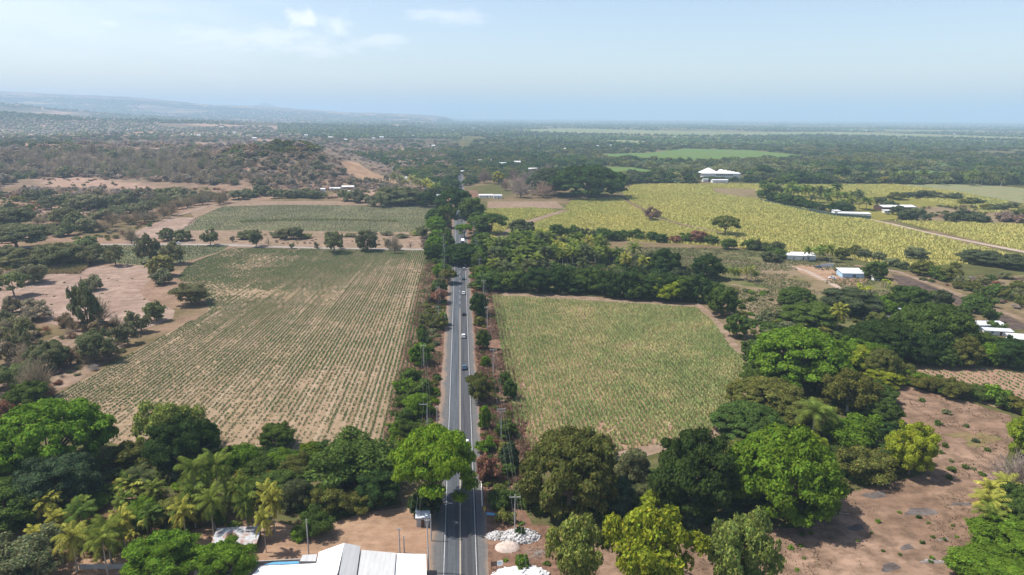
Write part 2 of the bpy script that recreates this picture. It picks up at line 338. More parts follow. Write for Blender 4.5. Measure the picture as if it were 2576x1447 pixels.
class MB:
    """collects primitive shapes into one mesh"""
    def __init__(s): s.v = []; s.f = []; s.n = 0; s.mi = []
    def add(s, V, F, mi=0):
        for f in F: s.f.append([i+s.n for i in f]); s.mi.append(mi)
        s.v.extend([tuple(p) for p in V]); s.n += len(V); return s
    def box(s, x0, x1, y0, y1, z0, z1, mi=0):
        V = [(x0, y0, z0), (x1, y0, z0), (x1, y1, z0), (x0, y1, z0), (x0, y0, z1), (x1, y0, z1), (x1, y1, z1), (x0, y1, z1)]
        return s.add(V, [(0, 3, 2, 1), (4, 5, 6, 7), (0, 1, 5, 4), (1, 2, 6, 5), (2, 3, 7, 6), (3, 0, 4, 7)], mi)
    def tube(s, pts, rad, k=6, mi=0):
        V, F = tube(pts, rad, k); return s.add(V.tolist(), F.tolist(), mi)
    def prism(s, outline, y0, y1, mi=0):       # outline in x,z extruded along y
        n = len(outline); V = [(x, y0, z) for x, z in outline]+[(x, y1, z) for x, z in outline]
        F = [list(range(n)), list(range(2*n-1, n-1, -1))]+[(i, i+n, (i+1) % n+n, (i+1) % n) for i in range(n)]
        return s.add(V, F, mi)
    def mesh(s, name, mats):
        me = bpy.data.meshes.new(name); me.from_pydata(s.v, [], s.f)
        if not isinstance(mats, (list, tuple)): mats = [mats]
        for q in mats: me.materials.append(q)
        me.polygons.foreach_set("material_index", s.mi); me.update(); return me
def tube(pts, rad, k=6):
    pts = [Vector(p) for p in pts]; V = []; F = []
    for i, p in enumerate(pts):
        d = (pts[min(i+1, len(pts)-1)]-pts[max(i-1, 0)]).normalized()
        a = d.orthogonal().normalized() if abs(d.z) < .9 else Vector((1, 0, 0)); a = (a-d*a.dot(d)).normalized(); b = d.cross(a)
        r = rad[i] if hasattr(rad, '__len__') else rad
        for j in range(k):
            t = 2*math.pi*j/k; V.append(p+a*math.cos(t)*r+b*math.sin(t)*r)
    for i in range(len(pts)-1):
        for j in range(k): F.append((i*k+j, i*k+(j+1) % k, (i+1)*k+(j+1) % k, (i+1)*k+j))
    return np.array([tuple(v) for v in V]), np.array(F)
ICO = None
def ico(sub=1):
    import bmesh
    bm = bmesh.new(); bmesh.ops.create_icosphere(bm, subdivisions=sub, radius=1); bm.verts.ensure_lookup_table()
    V = np.array([tuple(v.co) for v in bm.verts]); F = np.array([[v.index for v in f.verts] for f in bm.faces]); bm.free(); return V, F
ICO1, ICO2 = ico(1), ico(2)

# ---------------------------------------------------------------- plant prototypes (unit radius 1, height 1)
def unit(v): return v/np.maximum(np.linalg.norm(v, axis=1, keepdims=True), 1e-9)
def cards(P, Nn, size, asp, rng):
    n = len(P); t = unit(np.cross(Nn, rng.normal(size=(n, 3)))); b = np.cross(Nn, t)
    s = size[:, None]; a = asp[:, None]
    k = np.array([[-.5, -.28], [.28, -.5], [.5, .28], [-.28, .5]])
    V = np.stack([P + t*s*k[j, 0] + b*s*a*k[j, 1] for j in range(4)], 1).reshape(-1, 3)
    return V, np.arange(n*4).reshape(n, 4)
def foliage(clumps, ncards, csize, rng, zsc, core=.72, hue=.20, up=.35, jitter=.5, drop=0.):
    """clumps: (x,y,z,rx,rz); zsc = height / radius of a typical tree, to keep leaves square"""
    cl = np.array(clumps); w = cl[:, 3]**1.6*(cl[:, 4]**.6); w = w/w.sum()
    idx = rng.choice(len(cl), ncards, p=w); c = cl[idx]
    d = unit(rng.normal(size=(ncards, 3))); d[:, 2] = np.where(d[:, 2] < -.35, -d[:, 2]*.6, d[:, 2]); d = unit(d)
    rr = rng.uniform(.78, 1.12, ncards)
    lump = 1+.22*(vnoise(d[:, 0]*2.3+idx, d[:, 1]*2.3+d[:, 2]*1.9+idx*3, 9)-.5)*2
    P = np.stack([c[:, 0]+d[:, 0]*c[:, 3]*rr*lump, c[:, 1]+d[:, 1]*c[:, 3]*rr*lump, (c[:, 2]+d[:, 2]*c[:, 4]*rr*lump)*zsc], 1)
    Nn = unit(d+rng.normal(size=(ncards, 3))*jitter+np.array([0, 0, up]))
    V, F = cards(P, Nn, csize*rng.uniform(.4, 1.7, ncards), rng.uniform(.55, 1.1, ncards), rng)
    v = (1+hue*rng.normal(size=ncards))*(.76+.48*rng.random(len(cl)))[idx]
    col = np.stack([v*(1+.10*rng.normal(size=ncards)), v, v*(1+.12*rng.normal(size=ncards))], 1)
    Vs, Fs, Cs = [V], [F], [col]; T = []; TC = []; n = len(V)
    if core > 0:
        vi, fi = ICO1
        for q in cl:
            dis = 1+.28*(rng.random(len(vi))-.5)
            cv = vi*dis[:, None]*np.array([q[3], q[3], q[4]])*core+q[:3]; cv[:, 2] *= zsc
            Vs.append(cv); T.append(fi+n); n += len(cv)
            TC.append(np.full((len(fi), 3), .95)*(1+.12*rng.normal(size=(len(fi), 1))))
    V = np.concatenate(Vs); V[:, 2] /= zsc
    FS = [F]+([np.concatenate(T)] if T else []); CS = [col]+([np.concatenate(TC)] if T else [])
    return V, FS, [np.clip(c, .25, 2.2) for c in CS]
def crown_spec(kind, rng, lod):
    cl = []
    if kind == 'rain':                         # wide umbrella of flat tiers
        n = {2: 130, 1: 60, 0: 18}[lod]; cr = {2: .15, 1: .21, 0: .36}[lod]
        for i in range(n):
            u = 1-1.12*(i+.5)/n; a = 2.39996*i+rng.normal()*.25; r = math.sqrt(max(0, 1-u*u))*rng.uniform(.74, .99)
            z = .33+.60*max(u, -.1)**(.8 if u > 0 else 1)+rng.normal()*.025 if u > 0 else .33+u*1.1
            cl.append((math.cos(a)*r, math.sin(a)*r, z, cr*rng.uniform(.55, 1.4), .075*rng.uniform(.7, 1.7)*(1.35 if lod < 2 else 1)))
        zs, core = .95, .85
    elif kind == 'umb':                        # flat topped crown on a clear trunk
        n = {2: 96, 1: 44, 0: 13}[lod]; cr = {2: .17, 1: .22, 0: .34}[lod]
        for i in range(n):
            a = 2.39996*i+rng.normal()*.25; r = math.sqrt((i+.5)/n)*.9
            z = .48+.44*math.sqrt(max(0, 1-r*r))+rng.normal()*.03
            if r > .5 and rng.random() < .45: z -= .08+.22*rng.random()
            cl.append((math.cos(a)*r, math.sin(a)*r, z, cr*rng.uniform(.7, 1.3), .065*rng.uniform(.8, 1.4)*(1.3 if lod < 2 else 1)))
        zs, core = .85, .8
    elif kind == 'dense':                      # round, leafy almost to the ground
        n = {2: 90, 1: 42, 0: 12}[lod]; cr = {2: .20, 1: .27, 0: .42}[lod]
        for i in range(n):
            u = 1-1.72*(i+.5)/n; a = 2.39996*i+rng.normal()*.3; rho = math.sqrt(max(0, 1-u*u)); k = rng.uniform(.58, .97)
            if u < 0: rho = rho*.96
            cl.append((math.cos(a)*rho*k, math.sin(a)*rho*k, .46+.44*u*k*1.05+rng.normal()*.02, cr*rng.uniform(.5, 1.35), cr*.42*rng.uniform(.6, 1.4)))
        zs, core = 1.35, .85
    elif kind == 'open':                       # airy crown of separate sprays on visible limbs
        n = {2: 84, 1: 36, 0: 12}[lod]; cr = {2: .17, 1: .23, 0: .36}[lod]
        for i in range(n):
            v = unit(rng.normal(size=(1, 3)))[0]; k = rng.uniform(.35, .9)
            cl.append((v[0]*k*(1+.25*math.sin(3*math.atan2(v[1], v[0])+n)), v[1]*k, .54+v[2]*.42*k+(.05 if k < .5 else 0), cr*rng.uniform(.45, 1.35), cr*.55*rng.uniform(.5, 1.6)))
        zs, core = 1.3, .45
    elif kind == 'scrub':                      # low many-stemmed bush with ragged outline
        n = {2: 46, 1: 26, 0: 10}[lod]; cr = {2: .22, 1: .28, 0: .42}[lod]
        for i in range(n):
            v = unit(rng.normal(size=(1, 3)))[0]; k = rng.uniform(.3, .9)
            cl.append((v[0]*k, v[1]*k, .42+v[2]*.40*k, cr*rng.uniform(.5, 1.25), cr*.55*rng.uniform(.6, 1.3)))
        zs, core = 1.1, .6
    return cl, zs, core
NC = {2: {'umb': 22000, 'rain': 30000, 'dense': 27000, 'open': 20000, 'scrub': 13000}, 1: {'umb': 1900, 'rain': 4200, 'dense': 4000, 'open': 2600, 'scrub': 2100}, 0: {'umb': 170, 'rain': 210, 'dense': 220, 'open': 170, 'scrub': 140}}
CS_ = {2: .034, 1: .082, 0: .25}
def limbs(cl, zs, rng, n, r0=.05, lean=.0, fork=.3):
    V = []; F = []; nn = 0
    def add(p, r, k=5):
        nonlocal nn
        v, f = tube(p, r, k); V.append(v); F.append(f+nn); nn += len(v)
    top = Vector((rng.normal()*.03+lean, rng.normal()*.03, fork*zs))
    add([(0, 0, -.05), (top.x*.3, top.y*.3, fork*.5*zs), tuple(top)], [r0*1.25, r0, r0*.8], 7)
    ids = rng.choice(len(cl), min(n, len(cl)), replace=False)
    for i in ids:
        c = Vector((cl[i][0], cl[i][1], cl[i][2]*zs)); mid = top.lerp(c, .5)+Vector((rng.normal()*.05, rng.normal()*.05, -.03+.06*rng.random()))
        add([tuple(top), tuple(mid), tuple(c)], [r0*.55, r0*.33, r0*.10], 4)
    V = np.concatenate(V); V[:, 2] /= zs
    return V, [np.concatenate(F)]
def fringe(n, rng, zs, spread=1.0, col=(1, 1, 1)):
    """leafless twig haze: long thin blades growing out and up along branching directions"""
    V = []; nb = n//14
    tips = []
    for i in range(nb):
        a = rng.uniform(0, 2*math.pi); el = rng.uniform(.15, 1.4); L_ = rng.uniform(.55, 1.0)
        d = np.array([math.cos(a)*math.cos(el), math.sin(a)*math.cos(el), math.sin(el)*1.0])
        b = np.array([0, 0, .12*zs]); e = b+d*np.array([1, 1, .88*zs])*L_
        tips.append((b, e))
    P0 = []; P1 = []; wd = []
    for b, e in tips:
        P0.append(b); P1.append(e); wd.append(.022)
        for j in range(13):
            t = rng.uniform(.3, .98); s = b+(e-b)*t; dd = (e-b)*rng.uniform(.2, .4)+rng.normal(size=3)*.16
            P0.append(s); P1.append(s+dd); wd.append(rng.uniform(.010, .022))
    P0 = np.array(P0); P1 = np.array(P1); wd = np.array(wd)[:, None]*spread
    d = P1-P0; s = unit(np.cross(d, rng.normal(size=d.shape)))
    V = np.stack([P0-s*wd*.5, P0+s*wd*.5, P1+s*wd*.25], 1).reshape(-1, 3); V[:, 2] = np.maximum(V[:, 2], 0); V[:, 2] /= zs
    V[:, 2] = np.minimum(V[:, 2], 1.08)
    F = np.arange(len(V)).reshape(-1, 3); v = 1+.2*rng.normal(size=(len(F), 1))
    return V, [F], [np.clip(np.repeat(v, 3, 1), .5, 1.7)]
def palm_mesh(rng, nf=20, seg=7, leaf=9, zs=2.0, th=.86):
    """coconut palm crown in unit radius; height 1 -> zs radii"""
    V = []; F = []; C = []; n = 0
    for i in range(nf):
        a = 2.39996*i+rng.normal()*.15; k = i/(nf-1); el = R(78-95*k)+rng.normal()*.08; L_ = rng.uniform(.85, 1.1)
        p = np.array([0, 0, th*zs]); dirh = np.array([math.cos(a), math.sin(a)]); pts = [p.copy()]; e = el
        for s in range(seg):
            st = L_*1.12/seg; p = p+np.array([dirh[0]*math.cos(e), dirh[1]*math.cos(e), math.sin(e)])*st; pts.append(p.copy()); e -= R(100)/seg*(.5+.9*s/seg)
        pts = np.array(pts); side = np.array([-dirh[1], dirh[0], 0])
        v0 = (1+.12*rng.normal())*(1.1 if k < .5 else .95); yel = 1.0 if k < .75 else 1.15
        m_ = leaf*2
        for sd in (-1, 1):
            t = (np.arange(leaf)+.5+rng.random(leaf)*.5)/(leaf+.3)*.95+.04
            q = t*seg; iq = np.minimum(q.astype(int), seg-1); fr = (q-iq)[:, None]
            base = pts[iq]*(1-fr)+pts[iq+1]*fr; tan = unit(pts[iq+1]-pts[iq])
            ln = (.30*np.sin(np.clip(t, .08, 1)*math.pi*.92)+.05)[:, None]
            tip = base+side*sd*ln*.8+tan*ln*.55-np.array([0, 0, 1])*ln*.45
            w = tan*.5*1.12/leaf*(1.0 if leaf > 12 else 1.45)
            V.append(np.stack([base-w, base+w, tip], 1).reshape(-1, 3)); F.append(np.arange(leaf*3).reshape(-1, 3)+n); n += leaf*3
            v = v0*(1+.15*rng.normal(size=(leaf, 1))); C.append(np.concatenate([v*yel, v, v*.9], 1))
    V = np.concatenate(V); V[:, 2] /= zs
    return V, [np.concatenate(F)], [np.clip(np.concatenate(C), .4, 1.9)]
def palm_trunk(rng, zs=2.0, th=.86):
    b = rng.normal()*.10; V, F = tube([(0, 0, -.04*zs), (b*.3, 0, th*.35*zs), (b*.25, 0, th*.7*zs), (0, 0, th*zs)], [.065, .045, .038, .04], 6)
    V[:, 2] /= zs; return V, [F]
def banana_mesh(rng, plants=4):
    V = []; F = []; C = []; n = 0; zs = 1.3
    for p_ in range(plants):
        ox, oy = rng.normal(size=2)*.42; hh = rng.uniform(.4, .65)*zs
        for i in range(9):
            a = rng.uniform(0, 6.28); e = R(rng.uniform(35, 82)); L_ = rng.uniform(.5, .75); p = np.array([ox, oy, hh]); dh = np.array([math.cos(a), math.sin(a)]); side = np.array([-dh[1], dh[0], 0])
            rows = []
            for s in range(6):
                w = [.02, .08, .10, .09, .06, .01][s]; rows += [p-side*w+np.array([0, 0, -.02]), p+np.array([0, 0, .015]), p+side*w+np.array([0, 0, -.02])]
                p = p+np.array([dh[0]*math.cos(e), dh[1]*math.cos(e), math.sin(e)])*L_/5; e -= R(26)
            V.append(np.array(rows)); q = []
            for s in range(5): q += [(s*3+n, s*3+1+n, s*3+4+n, s*3+3+n), (s*3+1+n, s*3+2+n, s*3+5+n, s*3+4+n)]
            F.append(np.array(q)); n += 18; v = 1+.2*rng.normal(); C.append(np.tile([[v*(1.2 if rng.random() < .15 else 1), v, v*.9]], (10, 1)))
    V = np.concatenate(V); V[:, 2] = np.clip(V[:, 2]/zs, .02, 1.2)
    return V, [np.concatenate(F)], [np.clip(np.concatenate(C), .4, 1.9)]
def banana_stems(rng):
    V = []; F = []; n = 0
    for p_ in range(5):
        ox, oy = rng.normal(size=2)*.4; v, f = tube([(ox, oy, -.05), (ox+.03, oy, .75)], [.05, .03], 5); v[:, 2] /= 1.3; V.append(v); F.append(f+n); n += len(v)
    return np.concatenate(V), [np.concatenate(F)]
RAW = {}; MESH = {}
def build_protos():
    for kind in ('rain', 'dense', 'open', 'scrub', 'umb'):
        for lod in (0, 1, 2):
            for var in range({2: 3, 1: 4, 0: 5}[lod]):
                rng = np.random.default_rng(hash((len(kind), ord(kind[0]), lod, var)) % 99991)
                cl, zs, core = crown_spec(kind, rng, lod)
                V, FS, CS = foliage(cl, NC[lod][kind], CS_[lod]*(1.15 if kind in ('open', 'scrub') else 1), rng, zs, core, up=.6 if kind in ('rain', 'umb') else .3, jitter=.55 if kind != 'open' else .8)
                V[:, 2] = np.maximum(V[:, 2], .01)
                RAW[kind, lod, var] = (V, FS, CS)
                if lod > 0 or var < 3:
                    nm = {'umb': 'flat_crown', 'rain': 'domed_crown', 'dense': 'round_crown', 'open': 'airy_crown', 'scrub': 'bush_crown'}[kind]
                    MESH[kind, lod, var] = (npmesh(nm, V, FS, CS, [M_LEAF]),)
                    nl = {2: 16, 1: 9, 0: 4}[lod]
                    TV, TF = limbs(cl, zs, rng, nl, {'umb': .05, 'rain': .055, 'dense': .07, 'open': .05, 'scrub': .035}[kind], fork={'umb': .30, 'rain': .20, 'dense': .25, 'open': .34, 'scrub': .08}[kind])
                    MESH[kind, lod, var] += (npmesh(nm.replace('crown', 'trunk'), TV, TF, None, [M_BARKP if kind == 'open' and var == 0 else M_BARK]),)
    for lod, n in ((0, 168), (1, 900), (2, 2800)):
        for var in range(3):
            rng = np.random.default_rng(501+lod*7+var)
            V, FS, CS = fringe(n, rng, 1.1, (2.6, 1.5, 1.)[lod]); RAW['bare', lod, var] = (V, FS, CS)
            cl = [(rng.normal()*.4, rng.normal()*.4, rng.uniform(.45, .85), .1, .1) for _ in range(14)]
            TV, TF = limbs(cl, 1.1, rng, {0: 4, 1: 9, 2: 14}[lod], .045, fork=.16)
            MESH['bare', lod, var] = (npmesh("twig_crown", V, FS, CS, [M_LEAF]), npmesh("bare_trunk", TV, TF, None, [M_BARK]))
    for lod, (nf, seg, lf) in ((0, (14, 3, 4)), (1, (22, 5, 8)), (2, (24, 7, 16))):
        for var in range(3):
            rng = np.random.default_rng(901+lod*7+var)
            V, FS, CS = palm_mesh(rng, nf, seg, lf); RAW['palm', lod, var] = (V, FS, CS); TV, TF = palm_trunk(rng)
            MESH['palm', lod, var] = (npmesh("palm_crown", V, FS, CS, [M_LEAF]), npmesh("palm_trunk", TV, TF, None, [M_BARKP]))
    for lod, np_ in ((0, 2), (1, 4), (2, 6)):
        for var in range(3):
            rng = np.random.default_rng(1301+lod*7+var)
            V, FS, CS = banana_mesh(rng, np_); RAW['banana', lod, var] = (V, FS, CS); TV, TF = banana_stems(rng)
            MESH['banana', lod, var] = (npmesh("banana_leaves", V, FS, CS, [M_LEAF]), npmesh("banana_stems", TV, TF, None, [M_BARK]))
build_protos()
NV = {('rain', 2): 3, ('dense', 2): 3, ('open', 2): 3, ('scrub', 2): 3}
OBN = {'umb': 'umbrella_tree', 'rain': 'domed_tree', 'dense': 'leafy_tree', 'open': 'airy_tree', 'scrub': 'bush', 'bare': 'bare_tree', 'palm': 'coconut_palm', 'banana': 'banana_plant'}
CAT = {'umb': 'tree', 'rain': 'tree', 'dense': 'tree', 'open': 'tree', 'scrub': 'bush', 'bare': 'dry tree', 'palm': 'palm tree', 'banana': 'banana plant'}
TINT = dict(dark=(.042, .076, .020), green=(.076, .122, .026), bright=(.110, .195, .020), lime=(.23, .29, .028), olive=(.125, .140, .034), grey=(.155, .175, .078), teal=(.060, .098, .046),
            yel=(.27, .25, .035), dgrey=(.082, .104, .046), pale=(.21, .26, .060), brown=(.225, .165, .125), tan=(.33, .26, .20), rust=(.22, .120, .078), twig=(.29, .235, .185), palm=(.120, .165, .034), ypalm=(.25, .265, .055), vivid=(.155, .26, .022))
TREES = []                                     # x, y, radius of every plant, for spacing
def tint_var(t, a=.12):
    c = TINT[t] if isinstance(t, str) else t
    k = 1.10*(1+random.gauss(0, a)); h = random.gauss(0, a*.5)
    return (max(.005, c[0]*1.07*k*(1+h)), max(.005, c[1]*k), max(.005, c[2]*k*(1-h)), 1)
def dryside(t, X, Y):                          # the left country is at the end of the dry season
    if X < -45 and Y > 225 and X > -.16*Y-400:
        k = .55; return tuple(t[i]*(1-k)+(.25, .235, .135)[i]*k for i in range(3))+(1,)
    if X < -45 and Y > 400: k = .35; return tuple(t[i]*(1-k)+(.25, .235, .135)[i]*k for i in range(3))+(1,)
    return t
def plant(kind, X, Y, r, H, tint, label, group=None, cat=None, lod=None, var=None, rot=None, name=None, trunk=True, z=None):
    if z is None: z = float(terrain(np.array([X]), np.array([Y]))[0])
    px = 2*r*FPX/max(30, (Y*Fv.y+(X-CAM.x)*Fv.x+(HC-z)*.24))
    if lod is None: lod = 2 if px > 75 else (1 if px > 24 else 0)
    vs = [k[2] for k in MESH if k[0] == kind and k[1] == lod]
    v = random.choice(vs) if var is None else vs[var % len(vs)]
    cm, tm = MESH[kind, lod, v]
    e = bpy.data.objects.new(name or OBN[kind], None); COL.objects.link(e); e.location = (X, Y, z-.05); e.empty_display_size = .5
    e.rotation_euler.z = random.uniform(0, 6.28) if rot is None else rot
    if kind not in ('palm', 'banana'): r *= 1.10; H *= 1.03
    e.scale = (r, r, H)
    tag(e, label, cat or CAT[kind], group)
    tv = dryside(tint_var(tint, .07), X, Y)
    c = link('crown', cm, e); c.color = tv
    if trunk: link('stem_clump' if kind == 'banana' else 'trunk', tm, e)
    TREES.append((X, Y, r)); return e
FR = {'umb': .2, 'rain': .6, 'dense': .8, 'open': .5, 'scrub': .8, 'bare': .6, 'palm': .1, 'banana': .7}
def tree(kind, x0, x1, yt, yb, tint, label, group=None, cat=None, **k):
    """plant filling the picture box x0..x1, yt..yb"""
    xm = (x0+x1)/2; p = G(xm, yb); vx, vy, Z = proj(p.x, p.y, p.z); r = (x1-x0)/2*Z/FPX
    d = Vector((p.x-CAM.x, p.y, 0)).normalized(); b = Vector((p.x, p.y, 0))+d*r*FR[kind]
    z = float(terrain(np.array([b.x]), np.array([b.y]))[0]); lo, hi = .2, 60.
    for _ in range(24):
        h = (lo+hi)/2; _, y, _ = proj(b.x+d.x*r*.25, b.y+d.y*r*.25, z+h*.97)
        if y > yt: lo = h
        else: hi = h
    if kind != 'palm': r *= 1.0/ (1+r*FR[kind]/Z)
    return plant(kind, b.x, b.y, r, max(h, r*.35), tint, label, group, cat, z=z, **k)
class Bake:
    """many small plants in one object, for what nobody could count"""
    def __init__(s): s.V = []; s.F3 = []; s.F4 = []; s.C3 = []; s.C4 = []; s.n = 0
    def add(s, kind, X, Y, Z, r, H, tint, lod=0):
        vs = s.vars(kind, lod); V, FS, CS = RAW[kind, lod, random.choice(vs)]; a = random.uniform(0, 6.28); ca, sa = math.cos(a)*r, math.sin(a)*r
        W_ = np.stack([V[:, 0]*ca-V[:, 1]*sa+X, V[:, 0]*sa+V[:, 1]*ca+Y, V[:, 2]*H+Z], 1)
        s.V.append(W_.astype(np.float32))
        for f, c in zip(FS, CS):
            c = c*np.array(tint[:3])
            if f.shape[1] == 3: s.F3.append(f+s.n); s.C3.append(c)
            else: s.F4.append(f+s.n); s.C4.append(c)
        s.n += len(V)
    _c = {}
    def vars(s, k, l):
        if (k, l) not in Bake._c: Bake._c[k, l] = [q[2] for q in RAW if q[0] == k and q[1] == l]
        return Bake._c[k, l]
    def blobs(s, X, Y, Z, r, H, T):
        """rounded lumps of far crowns, all at once"""
        v, f = ICO1; n = len(X); rng = RNG
        dis = 1+.35*(rng.random((n, len(v)))-.5)
        W_ = v[None]*dis[:, :, None]; W_ = np.stack([W_[..., 0]*r[:, None]+X[:, None], W_[..., 1]*r[:, None]+Y[:, None], np.maximum(W_[..., 2]+.75, 0)/1.75*H[:, None]+Z[:, None]], -1).reshape(-1, 3)
        F = (f[None]+(np.arange(n)*len(v))[:, None, None]).reshape(-1, 3)+s.n
        s.V.append(W_.astype(np.float32)); s.F3.append(F); s.C3.append(np.repeat(T, len(f), 0)*(1+.18*rng.normal(size=(n*len(f), 1)))); s.n += len(W_)
    def build(s, name, label, cat, M=None):
        FS = []; CS = []
        if s.F4: FS.append(np.concatenate(s.F4)); CS.append(np.concatenate(s.C4))
        if s.F3: FS.append(np.concatenate(s.F3)); CS.append(np.concatenate(s.C3))
        o = link(name, npmesh(name, np.concatenate(s.V), FS, CS, [M or M_LEAF]), None, None, label, cat, None, 'stuff'); o.color = (1, 1, 1, 1); return o

# ================================================================ THE SETTING
def Gv(xs, ys):                                # many picture positions -> ground, vectorised
    xs = np.asarray(xs, float); ys = np.asarray(ys, float)
    D = np.array(Fv)[None]+np.array(Rv)[None]*((xs-CX)/FPX)[:, None]+np.array(Uv)[None]*((CY-ys)/FPX)[:, None]
    ts = np.geomspace(90, 50000, 150); done = np.zeros(len(xs), bool); lo = np.full(len(xs), 60.); hi = np.full(len(xs), 50000.)
    for i, t in enumerate(ts):
        k = ~done
        if not k.any(): break
        z = terrain(CAM.x+D[k, 0]*t, D[k, 1]*t); b = HC+D[k, 2]*t <= z; idx = np.where(k)[0][b]
        hi[idx] = t; lo[idx] = ts[i-1] if i else 60.; done[idx] = True
    for _ in range(12):
        c = .5*(lo+hi); z = terrain(CAM.x+D[:, 0]*c, D[:, 1]*c); b = HC+D[:, 2]*c <= z; hi = np.where(b, c, hi); lo = np.where(b, lo, c)
    return CAM.x+D[:, 0]*hi, D[:, 1]*hi, HC+D[:, 2]*hi
# picture outlines of the land parcels
A_POLY = [(1088, 632), (1078, 800), (1048, 950), (984, 1122), (700, 1135), (270, 1118), (112, 1012), (330, 890), (530, 782), (520, 760), (470, 716), (445, 700), (480, 662), (585, 624), (850, 627)]
B_POLY = [(1240, 745), (1330, 750), (1560, 764), (1752, 776), (1790, 806), (1835, 872), (1872, 900), (1874, 960), (1800, 1060), (1790, 1092), (1560, 1135), (1330, 1145), (1304, 1110), (1284, 980), (1258, 850)]
B_HEAD = [(1225, 733), (1330, 738), (1560, 752), (1760, 764), (1800, 792), (1850, 862), (1895, 895), (1900, 970), (1825, 1060), (1815, 1110), (1560, 1160), (1320, 1165), (1290, 1110), (1268, 980), (1242, 850)]
YL_POLY = [(1215, 527), (1340, 524), (1415, 532), (1440, 505), (1556, 497), (1640, 549), (1700, 566), (1880, 603), (2040, 632), (2030, 640), (1850, 622), (1600, 607), (1430, 600), (1240, 615), (1228, 590)]
YR_POLY = [(1566, 482), (1600, 463), (1790, 463), (2040, 465), (2250, 464), (2400, 482), (2576, 515), (2576, 530), (2330, 545), (2195, 556), (2330, 588), (2576, 648), (2576, 660), (2250, 672), (2080, 640), (1890, 603), (1700, 560), (1640, 535), (1575, 500)]
YR2_POLY = [(2255, 556), (2420, 560), (2576, 566), (2576, 632), (2400, 592)]
C_POLY = [(490, 550), (560, 520), (700, 516), (860, 517), (1100, 518), (1101, 584), (860, 583), (640, 580), (455, 580)]
CB_POLY = [(455, 580), (640, 580), (860, 583), (1101, 584), (1101, 592), (860, 596), (640, 595), (440, 588)]
SM_POLY = [(228, 618), (575, 618), (560, 632), (448, 664), (360, 668), (235, 658)]
SWIRL = [(95, 700), (150, 678), (280, 668), (370, 668), (400, 690), (352, 730), (380, 760), (440, 782), (436, 800), (330, 840), (190, 838), (110, 812), (0, 790), (-60, 760), (-60, 712)]
BURNT = [(2240, 688), (2290, 700), (2420, 752), (2576, 815), (2640, 900), (2576, 870), (2480, 800), (2360, 745), (2262, 722)]
NEARB = [(2195, 985), (2252, 962), (2372, 996), (2440, 1012), (2540, 1045), (2560, 1100), (2520, 1210), (2470, 1300), (2440, 1380), (2440, 1500), (1700, 1500), (1690, 1390), (1800, 1350), (2000, 1290), (2100, 1240), (2240, 1215), (2330, 1190), (2330, 1120), (2250, 1060)]
FARCROP = [(2276, 908), (2450, 918), (2640, 944), (2640, 1062), (2526, 1030), (2440, 1006), (2300, 962)]
GREENS = [[(1365, 418), (1500, 420), (1590, 421), (1660, 432), (1712, 449), (1690, 452), (1600, 444), (1500, 438), (1400, 430)],
          [(1445, 390), (1640, 384), (1720, 374), (1890, 378), (2040, 393), (1990, 402), (1800, 408), (1640, 404), (1520, 397)],
          [(2105, 436), (2230, 430), (2340, 430), (2450, 438), (2380, 447), (2200, 449)],
          [(1860, 414), (2020, 418), (2090, 424), (1960, 424)], [(2440, 437), (2576, 445), (2576, 452), (2480, 446)]]
PALEF = [(2270, 465), (2450, 462), (2576, 474), (2576, 512), (2420, 484)]
STRIPS = [[(1270, 328), (1420, 323), (1700, 330), (1900, 333), (2100, 332), (2300, 337), (2576, 346), (2576, 352), (2300, 345), (2050, 339), (1900, 342), (1700, 341), (1420, 335)],
          [(1500, 356), (1560, 352), (1640, 356), (1600, 360)], [(2200, 345), (2576, 356), (2576, 360), (2280, 351)], [(1600, 344), (1860, 345), (1900, 348), (1650, 348)], [(1540, 362), (1640, 360), (1690, 363), (1600, 366)], [(2120, 325), (2500, 330), (2500, 332), (2120, 328)]]
GRASS1 = [(1560, 622), (1850, 626), (2060, 645), (2150, 670), (2230, 700), (2250, 760), (2200, 830), (1950, 850), (1830, 740), (1700, 690), (1560, 660)]
SCAR = [[(858, 404), (896, 408), (930, 430), (970, 446), (1006, 452), (1008, 466), (950, 462), (900, 452), (870, 430)], [(970, 478), (1000, 468), (1030, 470), (1020, 482)]]
DRYP = [[(200, 392), (262, 390), (280, 400), (210, 402)], [(330, 370), (420, 372), (430, 380), (340, 380)], [(480, 358), (560, 360), (570, 368), (490, 367)], [(110, 384), (200, 382), (190, 392), (120, 392)], [(640, 350), (730, 352), (720, 360), (650, 359)], [(300, 338), (380, 338), (400, 345), (310, 345)], [(95, 450), (200, 446), (360, 462), (400, 478), (260, 474), (110, 470)], [(90, 520), (220, 522), (280, 532), (200, 548), (80, 540)], [(0, 352), (80, 356), (180, 366), (120, 372), (0, 372)], [(570, 405), (640, 400), (640, 430), (580, 440)], [(540, 312), (700, 318), (860, 330), (700, 326)], [(60, 300), (180, 292), (330, 300), (220, 316), (40, 322)], [(990, 376), (1070, 374), (1090, 388), (1010, 386)], [(900, 476), (980, 478), (985, 490), (900, 488)], [(0, 480), (60, 490), (90, 510), (0, 505)]]
